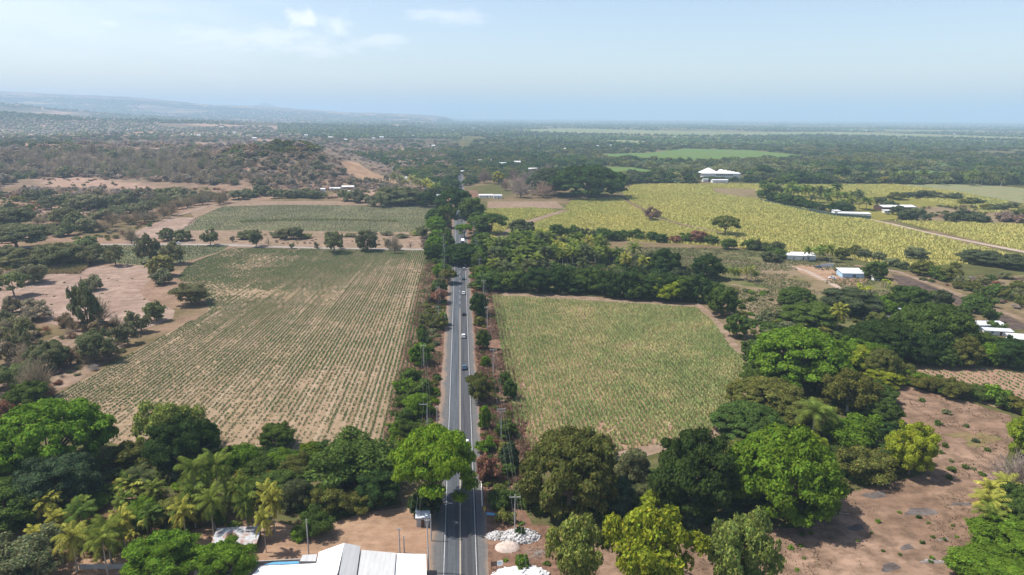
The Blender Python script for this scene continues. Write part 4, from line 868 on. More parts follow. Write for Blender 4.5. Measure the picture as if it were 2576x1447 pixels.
# ================================================================ PLANTS ONE BY ONE
HERO = """
rain 8 276 1020 1222 bright|huge spreading bright green tree at the lower left corner of the ploughed field
open 350 522 1008 1168 pale|light airy flat topped tree behind the dark round tree at the field edge
dense 388 556 1050 1214 dark|dense dark green round tree overlapping the near edge of the ploughed field
dense 657 741 1062 1140 green|compact leafy tree alone on the near edge of the ploughed field
scrub 262 392 1100 1190 olive|wide olive bush between the huge spreading tree and the dark round tree
dense 60 258 1140 1305 teal|bluish green large leaved tree in front of the huge spreading tree
scrub -40 40 1130 1210 grey|grey green bush at the left frame edge under the huge tree
dense -70 145 1205 1345 green|broad mid green tree on the left frame edge beside the banana grove
scrub 155 300 1240 1300 bright|bright low bush behind the banana plants
scrub 300 420 1245 1330 bright|fresh green bush in the middle of the banana grove
dense 395 520 1245 1340 olive|olive round tree between banana plants and the coconut palms
open -60 170 1345 1500 grey|soft grey green tree filling the lower left corner
dense 322 512 1345 1510 bright|bright leafy mango tree at the bottom edge beside the coconut palms
dense 500 642 1358 1500 bright|bright leafy mango tree in front of the rusty tin roof
scrub 545 650 1110 1190 bright|fresh green bushy tree right of the dark round tree
scrub 620 710 1140 1215 green|mid green bushy tree below the compact field edge tree
scrub 700 800 1135 1215 olive|olive bushy tree just right of the compact field edge tree
open 765 1012 1098 1250 green|wide tree with pale branching limbs showing through its crown
dense 640 760 1190 1275 green|dark green tree behind the cluster of coconut palms
scrub 700 800 1195 1300 dgrey|dusky bamboo clump left in the thicket
scrub 770 880 1215 1320 olive|olive bamboo clump in the middle of the thicket above the yard
scrub 850 960 1225 1305 olive|olive bamboo clump leaning over the sandy yard
dense 895 1000 1185 1290 dark|dark green tree at the right end of the thicket above the yard
scrub 745 850 1268 1365 green|shadowy bush at the foot of the bamboo thicket
scrub 730 800 1320 1365 bright|small bright bush beside the leaning wooden post
scrub 560 660 1195 1270 green|leafy tree between the palms and the thicket
umb 996 1196 1094 1296 vivid|bright green spreading tree leaning over the highway
dense 1030 1110 1235 1310 dark|dark foliage mass under the bright tree by the small tin shed
scrub 985 1065 1050 1120 green|green bush on the left verge just above the bright spreading tree
scrub 1010 1100 980 1060 bright|bright bush on the left verge beside the shoulder
scrub 1020 1095 945 1005 green|leafy bush on the left verge below the pole with crossarm
dense 1032 1085 862 925 bright|bright green shrubby tree at the right edge of the ploughed field
scrub 1050 1085 823 870 green|slender green shrub on the left verge next to the field corner
scrub 1065 1125 782 835 olive|olive thicket around the pole on the left verge
dense 1095 1127 785 822 bright|small bright green tree touching the left shoulder
scrub 1075 1125 720 770 rust|reddish dry bush by the left shoulder
rain 1315 1547 1090 1315 olive|very large olive green domed tree at the near corner of the right field
dense 1624 1842 1084 1342 dark|very large dark green round tree in the middle of the lower right row
rain 1825 2088 1090 1330 bright|very large bright green domed tree leaning right over the dry pasture
open 1498 1758 1256 1560 lime|tall feathery yellow green tree at the bottom edge below the dark round tree
open 1368 1532 1280 1530 pale|feathery pale green tree beside the white rubble heaps
open 1762 1948 1284 1545 pale|feathery pale green tree at the bottom edge on the dry pasture
dense 1482 1592 1200 1300 teal|bluish grey leafy tree between the olive dome and the dark round tree
scrub 1542 1640 1112 1240 grey|grey green vine covered clump between the two largest crowns
dense 1608 1672 1236 1300 lime|small lime green tree in front of the dark round tree
dense 1258 1306 1115 1190 teal|large leaved dark shrub on the right verge above the brown thicket
dense 1262 1302 1165 1205 green|round shrub below the large leaved dark shrub on the right verge
scrub 1196 1262 1132 1222 rust|brownish half dry bush touching the right road edge
scrub 1192 1250 1095 1145 bright|bright weedy bush on the right shoulder opposite the spreading tree
scrub 1222 1292 1222 1290 green|mid green thicket beside the right shoulder behind the blue object
scrub 1245 1300 1275 1325 olive|olive bush above the white rubble heap
dense 1296 1320 1325 1358 dark|small dark shrub growing in the white rubble heap
dense 1298 1332 1395 1447 bright|narrow bright shrub by the bottom rubble heap
open 1168 1245 938 1020 olive|ragged olive tree leaning over the right lane and shoulder
dense 1205 1235 1020 1085 bright|narrow bright shrub by the right shoulder below the leaning olive tree
dense 1255 1285 935 975 green|small dark shrub beside the right verge pole
dense 1265 1300 955 1010 green|leafy shrub on the edge of the cane field below the pole
dense 1250 1300 1058 1110 green|shrub at the foot of the pole with the double crossarm
dense 1200 1232 828 885 green|narrow green tree on the right shoulder next to the cane field
dense 1210 1235 895 925 bright|small green shrub on the right shoulder below the narrow tree
dense 1185 1225 736 800 dark|leaning dark tree with its crown over the white car
rain 1888 2118 832 985 bright|large bright green domed tree at the right corner of the cane field
rain 2130 2300 812 915 dark|dark spreading tree above the reddish crop patch
rain 2245 2432 772 905 green|large domed tree with dark trunk beside the reddish crop patch
dense 2095 2195 850 930 bright|bright tree between the two large domed trees on the right
dense 2420 2500 835 915 green|round tree beside the long white roof at the right edge
dense 2480 2600 850 930 dark|dark tree at the right frame edge above the reddish crop patch
dense 2350 2440 850 920 dark|dark tree hanging over the far edge of the reddish crop patch
open 2060 2200 926 1050 olive|broad green tree behind the coconut palm on the right
rain 1838 2010 955 1050 olive|broad olive tree on the right edge of the cane field
rain 1795 1960 1020 1112 green|low spreading tree at the near right corner of the cane field
dense 1940 2060 1000 1090 olive|olive tree left of the lone coconut palm in the right woods
scrub 2060 2230 1030 1150 bright|leafy vine covered tree below the broad green tree on the right
dense 1985 2072 1085 1175 lime|yellow green round tree behind the very large bright dome
scrub 2070 2240 1110 1232 olive|brown flecked thicket at the edge of the dry pasture
dense 2228 2335 1062 1212 lime|bright yellow green tree standing out at the tip of the right woods
dense 2180 2260 1010 1080 green|round green tree above the yellow green tree on the right
rain 2120 2240 960 1020 green|flat topped tree beside the reddish track corner on the right
palm 1988 2098 1022 1115 palm|lone coconut palm rising in the right woods
dense 2535 2640 1035 1180 lime|yellow green tree cut by the right frame edge beside the pasture
bare 2490 2640 1145 1275 twig|grey leafless tree at the right frame edge above the palms
dense 2490 2640 1220 1350 green|leafy tree at the lower right corner behind the palms
dense 2440 2640 1310 1440 bright|bright green tree filling the lower right corner
dense 2380 2600 1395 1520 bright|bright crown cut by the bottom frame at the right corner
umb 1790 1856 546 592 olive|lone umbrella shaped tree in the yellow cane
open 1618 1662 522 556 brown|bare brownish tree in the diagonal ditch through the cane
rain 1390 1562 420 502 dark|huge dark spreading tree mass at the corner of the far yellow cane
rain 1330 1430 428 492 dgrey|broad dark tree beside the bare trees behind the cane
bare 1275 1345 448 500 twig|grey leafless tree left of the huge dark tree mass
bare 1330 1400 455 500 twig|leafless tree in front of the huge dark tree mass
dense 1238 1268 432 465 yel|pale yellow green round tree near the far road
rain 1100 1190 478 548 dark|large dark spreading tree arching over the far road
dense 1150 1216 498 556 green|green tree right of the dark arch over the far road
umb 1100 1148 520 575 green|green tree on the left side of the far road below the arch
umb 1176 1220 548 585 green|small green tree leaning over the far road
umb 1200 1270 540 590 green|spreading dark green tree with visible trunk right of the far road
dense 1280 1347 553 598 dgrey|dark rounded bush tree at the corner of the yellow cane
rain 1112 1216 615 668 dark|tree tunnel crown crossing the highway at the far end of the cars
dense 1185 1250 588 640 green|green tree right of the bus
rain 1100 1140 585 625 green|green tree left of the bus
umb 1148 1190 565 600 bright|small bright tree over the far highway
dense 1090 1130 660 700 bright|round bright tree at the corner of the ploughed field by the highway
umb 1105 1150 680 715 olive|olive tree beside the left shoulder with a shadow on the road
dense 1086 1125 705 745 green|leafy tree on the left verge below the field corner
open 434 530 710 772 olive|spreading thorn tree in the corner of the ploughed field above a white object
open 192 258 705 835 green|tall slim tree standing in front of the swirled bare ground
scrub 205 262 688 735 grey|thin greyish bush on the swirled bare ground
scrub 372 438 672 720 dgrey|dark rounded thorn bush under the yellow green tree
dense 378 440 642 700 yel|yellow green tree between the swirled ground and the small crop field
open 345 412 592 665 dgrey|tall grey green tree behind the yellow green tree
open 400 465 612 668 grey|grey green tree right of the tall grey green tree
bare 225 285 740 822 twig|small leafless tree beside the tall slim tree
umb 2 72 690 748 bright|flat green umbrella tree on the left edge
open 365 425 760 812 bright|light green thorn tree at the field edge
open 312 380 785 842 olive|reddish olive thorn tree at the field edge
open 295 350 812 870 grey|grey thorn bush casting shade on the track
open 195 295 828 915 green|spreading thorn tree by the field corner with deep shade
bare 40 90 862 925 tan|white trunked leafless tree at the left edge
dense 80 175 858 940 green|rounded bush tree right of the white trunked tree
scrub -10 90 900 985 bright|fresh green bush at the left frame edge
dense 30 118 960 1035 green|rounded green tree at the left corner of the ploughed field
scrub -40 40 1000 1080 rust|reddish dry bush at the left frame edge
umb -40 82 525 590 dark|dark spreading tree at the left frame edge
umb -30 120 568 632 dark|lower dark spreading tree at the left frame edge
scrub 185 245 588 625 bright|green bush right of the dark spreading trees
bare 55 140 905 1010 twig|reddish brown leafless thicket at the left field corner
open 265 318 615 672 olive|small tree standing in the low grey green crop field
scrub 40 130 655 720 grey|grey bush left of the yellow reeds
open 810 872 582 640 green|forked tree on the far edge of the ploughed field left of the twin trees
dense 898 952 578 636 dark|dark green tree on the far edge of the ploughed field
bare 975 1012 592 640 tan|small leafless tree right of the dark green field edge tree
dense 697 738 572 604 olive|left of two joined trees on the far bare strip
dense 728 762 570 604 dark|right of two joined trees on the far bare strip
dense 598 642 580 604 green|low wide bush on the far bare strip left of the forked small tree
open 625 665 578 622 green|forked small tree on the far dirt road
dense 402 440 575 608 green|left bush of a joined pair behind the dirt road
dense 440 482 578 608 green|right bush of a joined pair behind the dirt road
open 508 552 576 620 green|small spreading tree by the dirt road behind the low crop
bare 312 352 572 615 brown|brown half dry tree at the dirt road corner
open 1040 1085 568 600 grey|pale scrubby tree near the far highway trees
dense 947 1060 468 520 green|large dark grove corner tree beside the far field
dense 1636 1712 628 702 dark|large dark tree in the palm grove
dense 1738 1816 640 708 dark|large dark round tree right of the palm grove
palm 1570 1618 618 655 palm|tall coconut palm standing above the middle of the grove
palm 1448 1480 655 708 dgrey|dark coconut palm beside the silver palm
palm 1555 1590 645 690 ypalm|yellow coconut palm left of the large dark grove tree
palm 1600 1634 650 690 ypalm|yellow coconut palm beside the large dark grove tree
dense 1642 1728 694 764 lime|tree with a yellow green top in the hedge behind the cane field
scrub 1400 1445 660 700 grey|silvery leaved palm clump in the middle of the grove
dense 1775 1850 720 800 green|tall tree at the far right corner of the cane field
dense 1825 1880 790 855 green|bushy tree on the right edge of the cane field
dense 1760 1822 710 760 green|bushy tree joining the hedge behind the cane field
dense 2060 2200 725 800 dgrey|wide dark tree below the white car and track
dense 1970 2100 760 835 green|broad leafy tree pair beside the brown grassland
rain 1960 2040 725 775 green|dark green tree at the corner of the brown grassland
dense 2170 2228 658 705 green|round leafy tree right of the pale blue house
dense 2235 2330 715 790 green|round tree by the banana garden right of the wide dark tree
palm 2080 2130 775 835 ypalm|bright yellow palm clump in the garden
dense 2290 2350 735 790 dgrey|small dark tree below the burnt field
dense 2420 2480 745 790 green|round tree at the edge of the burnt field
dense 1815 1850 600 630 green|green bush below the lone umbrella tree
dense 2275 2330 622 655 grey|grey green tree alone in the cane right of the pale blue house
dense 2418 2510 628 668 dgrey|dark tree pair on the cane edge at the right
dense 2500 2590 640 680 dgrey|dark tree at the right frame edge on the cane edge
"""
random.seed(11)
for ln in HERO.strip().splitlines():
    a, lab = ln.split('|'); k, x0, x1, yt, yb, ti = a.split()
    nm = None
    tree(k, float(x0), float(x1), float(yt), float(yb), ti, lab)
# --- groups on lines and in patches
ORD = "first second third fourth fifth sixth seventh eighth ninth tenth eleventh twelfth thirteenth fourteenth fifteenth sixteenth seventeenth eighteenth nineteenth twentieth".split()
def interp(line, t):
    n = len(line)-1; s = t*n; i = min(int(s), n-1); f = s-i; return line[i][0]*(1-f)+line[i+1][0]*f, line[i][1]*(1-f)+line[i+1][1]*f
def rowof(kinds, line, n, w, h, tints, desc, where, group, jx=.2, jy=2.):
    for i in range(n):
        x, y = interp(line, (i+.5)/n); x += random.gauss(0, jx*w*.5); y += random.gauss(0, jy); ww = w*random.uniform(.75, 1.25); hh = h*random.uniform(.75, 1.2); k = random.choice(kinds)
        lab = f"{ORD[i]} {desc} from the left {where}" if i < 20 else f"{desc} near the right end {where}"
        tree(k, x-ww/2, x+ww/2, y-hh, y, random.choice(tints), lab, group)
random.seed(12)
rowof(['dense'], [(1215, 735), (1400, 742), (1560, 752), (1650, 760), (1765, 768)], 14, 68, 66, ['dark', 'green', 'dark'], 'dark hedge tree', 'in the tall hedge behind the cane field', 'hedge trees behind the cane field')
rowof(['dense', 'scrub'], [(1225, 715), (1400, 712), (1560, 722), (1640, 722)], 11, 60, 48, ['green', 'dgrey', 'green'], 'leafy tree', 'in the second line of the palm grove', 'trees inside the palm grove')
rowof(['scrub', 'dense'], [(1200, 660), (1205, 690), (1215, 722)], 6, 36, 42, ['green', 'bright', 'olive'], 'green thicket tree', 'between the highway and the palm grove', 'thicket by the highway and palm grove', jy=6)
rowof(['scrub', 'dense'], [(1398, 598), (1440, 598), (1520, 605), (1570, 608)], 8, 34, 30, ['green', 'dgrey', 'green'], 'bush', 'in the hedge in front of the left cane', 'hedge bushes in front of the left cane', jy=1)
rowof(['dense', 'scrub'], [(1560, 600), (1640, 608), (1720, 612), (1800, 616)], 8, 38, 28, ['green', 'dark', 'green', 'rust'], 'bushy tree', 'in the hedge along the grassland', 'broken hedge along the grassland', jy=1)
rowof(['dense', 'scrub'], [(1870, 622), (1920, 636), (1960, 652), (1930, 664)], 7, 46, 34, ['dgrey', 'green'], 'tree', 'around the white roofed farm in the cane', 'trees around the white roofed farm', jy=3)
rowof(['scrub'], [(2245, 962), (2310, 980), (2374, 1000), (2442, 1015), (2526, 1038), (2600, 1062)], 9, 76, 56, ['green', 'olive', 'bright'], 'leafy thorn tree', 'between crop patch and pasture', 'thorn trees between crop patch and pasture', jy=3)
rowof(['rain', 'dense'], [(2130, 900), (2230, 915), (2330, 920), (2440, 925), (2560, 935)], 8, 84, 74, ['green', 'olive', 'bright', 'dark'], 'leafy tree', 'in the wood above the reddish crop patch', 'wood above the reddish crop patch')
rowof(['scrub', 'dense'], [(2300, 690), (2380, 700), (2450, 730), (2540, 770), (2590, 790)], 9, 44, 36, ['grey', 'olive', 'green'], 'scrubby tree', 'along the pink track by the burnt field', 'scrub along the pink track', jy=8)
rowof(['scrub', 'dense'], [(2330, 790), (2400, 810), (2460, 790), (2520, 830)], 7, 56, 46, ['green', 'dgrey'], 'tree', 'between the gardens and the long white roof', 'trees by the long white shed', jy=8)
rowof(['dense', 'scrub'], [(2100, 648), (2190, 650), (2290, 690), (2420, 690)], 9, 40, 28, ['grey', 'olive', 'dgrey'], 'greyish tree', 'at the cane edge beside the burnt field', 'greyish trees at the cane edge', jy=3)
rowof(['dense', 'scrub'], [(1912, 500), (1960, 514), (2020, 524), (2080, 532), (2140, 540)], 12, 40, 26, ['dgrey', 'green', 'dark'], 'dark tree', 'along the wall side of the palm compound', 'trees of the palm compound', jy=2)
rowof(['palm'], [(1920, 492), (1960, 505), (2030, 512), (2110, 524), (2190, 530)], 16, 32, 30, ['palm', 'dgrey', 'green', 'dark'], 'palm', 'in the walled palm compound', 'palms of the walled compound', jy=5)
rowof(['palm'], [(1912, 490), (1990, 496), (2080, 502), (2170, 515)], 14, 30, 26, ['green', 'dgrey', 'dark'], 'palm', 'on the far side of the palm compound', 'palms at the back of the walled compound', jy=4)
rowof(['dense', 'scrub'], [(2210, 512), (2270, 548), (2330, 550)], 7, 36, 26, ['dgrey', 'grey'], 'dark tree', 'around the compound house', 'trees round the compound house', jy=5)
rowof(['scrub'], [(2200, 505), (2290, 500), (2380, 506), (2450, 518), (2530, 530), (2600, 545)], 14, 44, 22, ['grey', 'olive', 'dgrey'], 'grey scrub tree', 'in the dry plot behind the compound', 'scrub beyond the compound', jy=5)
rowof(['dense'], [(2380, 556), (2430, 560), (2480, 562)], 3, 48, 30, ['dgrey'], 'dark bush', 'in the dry plot left of the right frame edge', 'dark bushes in the dry plot')
rowof(['scrub'], [(2500, 560), (2600, 566)], 4, 40, 26, ['brown', 'grey'], 'brown scrub bush', 'in the dry plot at the right frame edge', 'brown scrub at the right frame edge')
# left of the ploughed field
rowof(['dense', 'scrub'], [(1765, 457), (1820, 457), (1875, 458)], 7, 24, 12, ['dgrey', 'green'], 'low tree', 'in front of the big white barn', 'low trees in front of the barn', jy=.6)
rowof(['open', 'scrub'], [(0, 668), (60, 672), (130, 668), (190, 672), (232, 664)], 8, 88, 56, ['grey', 'olive', 'green'], 'thorn tree', 'in the line above the yellow reeds', 'thorn trees above the yellow reeds', jy=4)
rowof(['scrub', 'bare'], [(0, 830), (60, 830), (110, 800), (0, 780)], 6, 60, 50, ['brown', 'grey', 'twig'], 'dry bush', 'below the flat green umbrella tree', 'dry bushes below the umbrella tree', jy=8)
rowof(['scrub', 'open'], [(-10, 870), (40, 860), (60, 900), (10, 930)], 5, 80, 70, ['olive', 'brown', 'grey'], 'half dry tree', 'at the left frame edge', 'half dry trees at the left frame edge', jy=6)
rowof(['bare', 'scrub'], [(150, 820), (200, 838), (260, 845), (300, 832)], 6, 46, 40, ['rust', 'brown', 'twig'], 'brown bush', 'in the ditch below the swirled ground', 'brown bushes in the ditch', jy=3)
rowof(['bare'], [(120, 905), (200, 925), (290, 905)], 4, 60, 55, ['brown', 'rust'], 'leafless thicket', 'beneath the thorn trees by the field corner', 'leafless thicket by the field corner')
rowof(['bare'], [(250, 590), (330, 562), (400, 552), (460, 528), (520, 515), (570, 512)], 15, 46, 34, ['rust', 'brown', 'rust'], 'reddish leafless tree', 'along the pale bare wedge', 'reddish leafless trees along the pale wedge', jy=3)
rowof(['scrub', 'bare'], [(250, 562), (330, 540), (400, 525), (480, 508)], 10, 52, 34, ['olive', 'grey', 'green'], 'grey green tree', 'behind the reddish leafless trees', 'grey green trees behind the leafless ones', jy=4)
rowof(['scrub', 'rain'], [(110, 600), (160, 590), (230, 585), (150, 560)], 7, 56, 40, ['green', 'grey', 'olive'], 'tree', 'between dark spreading trees and dirt road', 'trees above the dirt road on the left', jy=4)
rowof(['scrub', 'bare'], [(80, 560), (180, 562), (300, 550)], 7, 50, 24, ['olive', 'brown', 'tan'], 'dry bush', 'under the orange bare slope at left', 'dry bushes under the orange slope', jy=3)
rowof(['scrub', 'open', 'dense'], [(90, 520), (170, 528), (240, 520), (300, 532), (370, 520)], 11, 56, 40, ['dgrey', 'grey', 'green', 'brown'], 'tree', 'in the tree line above the orange bare slope', 'tree line above the orange slope', jy=4)
rowof(['dense', 'scrub'], [(860, 515), (940, 520), (1000, 520), (1060, 518), (1100, 515)], 11, 44, 40, ['dark', 'green', 'dgrey'], 'dark tree', 'in the grove bordering the far left field', 'grove bordering the far left field', jy=4)
rowof(['palm'], [(985, 470), (1020, 480), (1060, 482), (1100, 505)], 10, 26, 26, ['ypalm', 'palm', 'ypalm'], 'palm', 'in the grove beside the far road', 'palms in the grove beside the far road', jy=5)
rowof(['dense', 'scrub'], [(590, 500), (640, 492), (700, 500), (760, 500), (815, 500)], 12, 36, 24, ['dark', 'dgrey', 'green'], 'dark tree', 'beside the far white houses', 'trees beside the far white houses', jy=4)
rowof(['bare', 'scrub'], [(520, 600), (700, 622), (960, 630), (1080, 628)], 12, 18, 22, ['brown', 'grey', 'twig'], 'small thorn bush', 'on the fence line behind the ploughed field', 'thorn bushes on the fence line', jy=2)
rowof(['scrub'], [(600, 598), (800, 600), (960, 592), (1060, 598)], 9, 34, 18, ['grey', 'pale'], 'pale scrub bush', 'on the far bare strip', 'pale scrub on the far bare strip', jy=4)
# verges
rowof(['scrub'], [(1045, 960), (1020, 1035), (1005, 1100), (1000, 1150)], 7, 62, 48, ['green', 'olive', 'bright'], 'verge bush', 'on the left verge', 'bushes on the left verge', jy=6)
rowof(['scrub', 'dense'], [(1085, 765), (1075, 810), (1060, 860), (1052, 900)], 6, 26, 30, ['grey', 'green', 'olive'], 'small verge shrub', 'along the right edge of the ploughed field', 'small shrubs along the field edge', jy=5)
rowof(['scrub', 'dense'], [(1190, 760), (1205, 790), (1200, 830)], 4, 26, 30, ['green', 'olive'], 'shrub', 'on the right shoulder opposite the cars', 'shrubs on the right shoulder')
rowof(['dense', 'rain'], [(1100, 545), (1098, 575), (1105, 600), (1095, 640), (1100, 665)], 8, 42, 36, ['green', 'dark', 'bright'], 'roadside tree', 'on the left side of the far highway', 'roadside trees left of the far highway', jy=4)
rowof(['dense', 'rain'], [(1200, 540), (1205, 570), (1215, 600), (1210, 640), (1200, 670)], 8, 40, 36, ['green', 'dark', 'bright'], 'roadside tree', 'on the right side of the far highway', 'roadside trees right of the far highway', jy=4)
rowof(['scrub'], [(560, 1180), (660, 1200), (760, 1185), (900, 1175), (990, 1180)], 7, 86, 60, ['green', 'bright', 'olive'], 'leafy bush', 'along the near field edge', 'bushes along the near edge of the ploughed field', jy=6)
rowof(['scrub'], [(1830, 1150), (1950, 1175), (2050, 1180), (2150, 1200)], 5, 90, 60, ['green', 'olive'], 'leafy bush', 'behind the very large bright dome', 'bushes behind the bright dome', jy=5)
rowof(['scrub', 'dense'], [(1895, 900), (1905, 950), (1900, 990)], 4, 70, 70, ['green', 'bright'], 'leafy tree', 'along the right edge of the cane field', 'trees on the right edge of the cane field')
rowof(['rain', 'dense'], [(1990, 940), (2080, 945), (2180, 950), (2240, 990)], 9, 84, 70, ['green', 'bright', 'olive', 'lime'], 'leafy tree', 'deep in the right woods', 'deep trees of the right woods', jy=6)
rowof(['scrub', 'dense'], [(1240, 1300), (1300, 1270), (1350, 1300), (1450, 1318)], 5, 46, 34, ['green', 'dark'], 'bush', 'at the foot of the olive domed tree', 'bushes at the foot of the olive dome')
rowof(['scrub', 'dense'], [(1650, 1335), (1750, 1345), (1900, 1325), (2000, 1300), (2060, 1270)], 7, 70, 60, ['dark', 'green', 'teal'], 'shaded bush', 'under the dark and bright large trees', 'shaded bushes under the large trees')
# palms at lower left
PALMS = [(440, 560, 1160, 1300, 'palm'), (500, 610, 1155, 1290, 'palm'), (575, 640, 1208, 1310, 'palm'), (490, 590, 1240, 1352, 'palm'), (635, 720, 1228, 1330, 'ypalm'), (640, 700, 1290, 1392, 'ypalm'), (430, 510, 1270, 1370, 'ypalm'), (455, 530, 1220, 1330, 'palm'), (590, 665, 1235, 1350, 'palm'), (660, 725, 1240, 1345, 'ypalm'), (600, 650, 1265, 1360, 'palm')]
for i, (x0, x1, yt, yb, ti) in enumerate(PALMS):
    xm_ = (x0+x1)/2; x0 = xm_-(xm_-x0)*.84; x1 = 2*xm_-x0; yt += 6
    tree('palm', x0, x1, yt, yb, ti, f"{ORD[i]} of the tall coconut palms beside the rusty tin roof, {'yellowish' if ti == 'ypalm' else 'green'} fronds", 'coconut palms beside the rusty roof')
for i, (x0, x1, yt, yb, ti) in enumerate([(150, 240, 1335, 1440, 'ypalm'), (225, 320, 1345, 1447, 'palm'), (235, 330, 1320, 1420, 'palm'), (285, 350, 1300, 1390, 'ypalm'), (90, 160, 1252, 1320, 'ypalm'), (170, 250, 1275, 1345, 'green'), (300, 370, 1210, 1270, 'ypalm'), (315, 400, 1190, 1255, 'dgrey')]):
    tree('palm', x0, x1, yt, yb, ti, f"{ORD[i]} of the short coconut palms among the banana plants", 'short palms among the banana plants')
rowof(['banana'], [(80, 1300), (180, 1330), (290, 1345), (400, 1330), (440, 1290), (360, 1285)], 14, 66, 48, ['palm', 'green', 'olive'], 'banana clump', 'in the banana grove', 'banana grove at lower left', jy=8)
rowof(['banana'], [(110, 1385), (200, 1400), (300, 1385), (400, 1360)], 7, 76, 54, ['palm', 'ypalm', 'green'], 'banana clump', 'in the nearer row of the banana grove', 'nearer banana row', jy=6)
rowof(['banana'], [(365, 1225), (440, 1222), (470, 1230)], 5, 60, 44, ['dgrey', 'green'], 'banana clump', 'behind the olive round tree', 'banana plants behind the olive tree')
rowof(['banana'], [(2150, 720), (2230, 742), (2290, 760)], 6, 40, 24, ['lime', 'palm', 'ypalm'], 'banana clump', 'in the garden beside the track', 'banana garden beside the track', jy=6)
rowof(['palm'], [(2530, 1260), (2500, 1290), (2480, 1330), (2460, 1380)], 6, 76, 62, ['ypalm', 'ypalm', 'palm'], 'leaning palm', 'on the right border of the dry pasture', 'palms on the right border of the pasture', jy=3)
rowof(['palm'], [(1820, 700), (1860, 705), (1905, 708)], 7, 22, 28, ['palm', 'ypalm'], 'young palm', 'in the row by the dark round tree', 'young palm row', jy=2)
rowof(['palm'], [(2020, 660), (2060, 652), (2090, 662)], 4, 34, 36, ['palm'], 'palm', 'by the white roofed farm in the cane', 'palms by the white roofed farm')
def patch(kinds, poly, n, w, h, tints, label, group, mind=.45):
    """individual plants spread over a picture outline, all of one look"""
    xs = [p[0] for p in poly]; ys = [p[1] for p in poly]; got = []; tries = 0
    while len(got) < n and tries < n*60:
        tries += 1; x = random.uniform(min(xs), max(xs)); y = random.uniform(min(ys), max(ys))
        if not inpoly(np.array([x]), np.array([y]), poly)[0]: continue
        if any(abs(x-a) < w*mind and abs(y-b) < h*mind*.8 for a, b in got): continue
        got.append((x, y))
    lx = sorted(got); rank = {q: i for i, q in enumerate(lx)}; rr_ = random.Random(n)
    for x, y in sorted(got, key=lambda q: q[1]):
        k_ = rank[(x, y)]
        s = random.uniform(.75, 1.25); s2 = s*random.uniform(.85, 1.15); k = random.choice(kinds); ti = random.choice(tints)
        if n <= 20: lab = f"{ORD[k_]} from the left: {label}"
        else: lab = f"{'large' if s > 1.08 else 'small' if s < .9 else 'mid sized'} {label}, {('left end', 'left middle', 'centre', 'right middle', 'right end')[min(4, 5*k_//len(got))]}, {'far' if y < (min(ys)+max(ys))/2 else 'near'} side"
        if len(lab.replace(':', '').replace(',', '').split()) > 16: lab = label
        tree(k, x-w*s/2, x+w*s/2, y-h*s2, y, ti, lab, group)
random.seed(13)
patch(['palm'], [(1235, 640), (1300, 622), (1380, 625), (1500, 640), (1560, 665), (1480, 672), (1360, 665), (1240, 665)], 96, 36, 34, ['ypalm', 'palm', 'palm', 'green', 'dgrey'], "coconut palm of the plantation", "coconut plantation right of the highway", .28)
patch(['palm'], [(100, 1290), (330, 1260), (600, 1250), (610, 1330), (470, 1345), (330, 1400), (90, 1420)], 20, 58, 56, ['palm', 'green', 'ypalm', 'palm'], "small coconut palm in the lower left grove", "small palms of the lower left grove", .5)
patch(['palm'], [(1240, 690), (1340, 680), (1400, 700), (1360, 715), (1240, 712)], 8, 40, 36, ['dgrey', 'palm'], "dark green palm among the leafy trees of the grove", "dark palms of the grove", .5)
patch(['dense', 'scrub'], [(1560, 665), (1640, 660), (1640, 690), (1740, 700), (1740, 720), (1560, 700)], 10, 44, 36, ['green', 'dgrey', 'dark'], "leafy tree inside the right half of the grove", "trees in the right half of the grove", .5)
patch(['scrub'], [(1500, 1090), (1640, 1150), (1600, 1240), (1540, 1200)], 3, 70, 60, ['grey', 'olive'], "grey green vines between the two domed trees", "vines between the domed trees", .5)
patch(['bare', 'scrub', 'bare'], [(0, 400), (200, 385), (480, 395), (620, 410), (600, 470), (420, 460), (250, 450), (120, 448), (0, 470)], 150, 34, 26, ['twig', 'brown', 'twig', 'twig', 'grey'], "leafless tree on the dry slope", "leafless trees of the dry slope", .4)
patch(['bare', 'scrub'], [(560, 430), (660, 402), (780, 392), (850, 410), (870, 440), (800, 470), (640, 470)], 60, 26, 20, ['twig', 'brown', 'brown', 'dgrey'], "leafless tree on the scarred hill", "leafless trees on the scarred hill", .4)
patch(['bare', 'scrub'], [(870, 460), (1000, 452), (1020, 480), (880, 480)], 14, 24, 18, ['twig', 'brown'], "leafless tree at the foot of the sandy scar", "leafless trees at the foot of the scar", .4)
patch(['bare'], [(1210, 460), (1330, 440), (1400, 450), (1400, 490), (1240, 480)], 14, 34, 32, ['twig', 'brown'], "leafless tree between the far road and the dark mass", "leafless trees by the far road", .4)
patch(['dense', 'rain', 'scrub'], [(1560, 470), (1570, 450), (1740, 450), (1750, 464), (1600, 464)], 16, 30, 24, ['dgrey', 'dark', 'green'], "dark tree beyond the cane", "belt beyond the yellow cane", .4)
patch(['palm'], [(1640, 462), (1700, 450), (1740, 458)], 6, 24, 24, ['dgrey'], "dark palm near the small white roofs beyond the cane", "palms beyond the yellow cane", .4)
patch(['palm', 'palm', 'dense'], [(2180, 458), (2300, 452), (2560, 462), (2576, 470), (2300, 466)], 34, 24, 22, ['dgrey', 'palm'], "dark palm beyond the pale field", "palm line beyond the pale field", .36)
patch(['dense', 'scrub'], [(1885, 446), (2100, 450), (2180, 462), (2000, 466), (1880, 460)], 18, 34, 26, ['dark', 'dgrey', 'green'], "dark tree right of the big white barn", "trees right of the barn", .4)
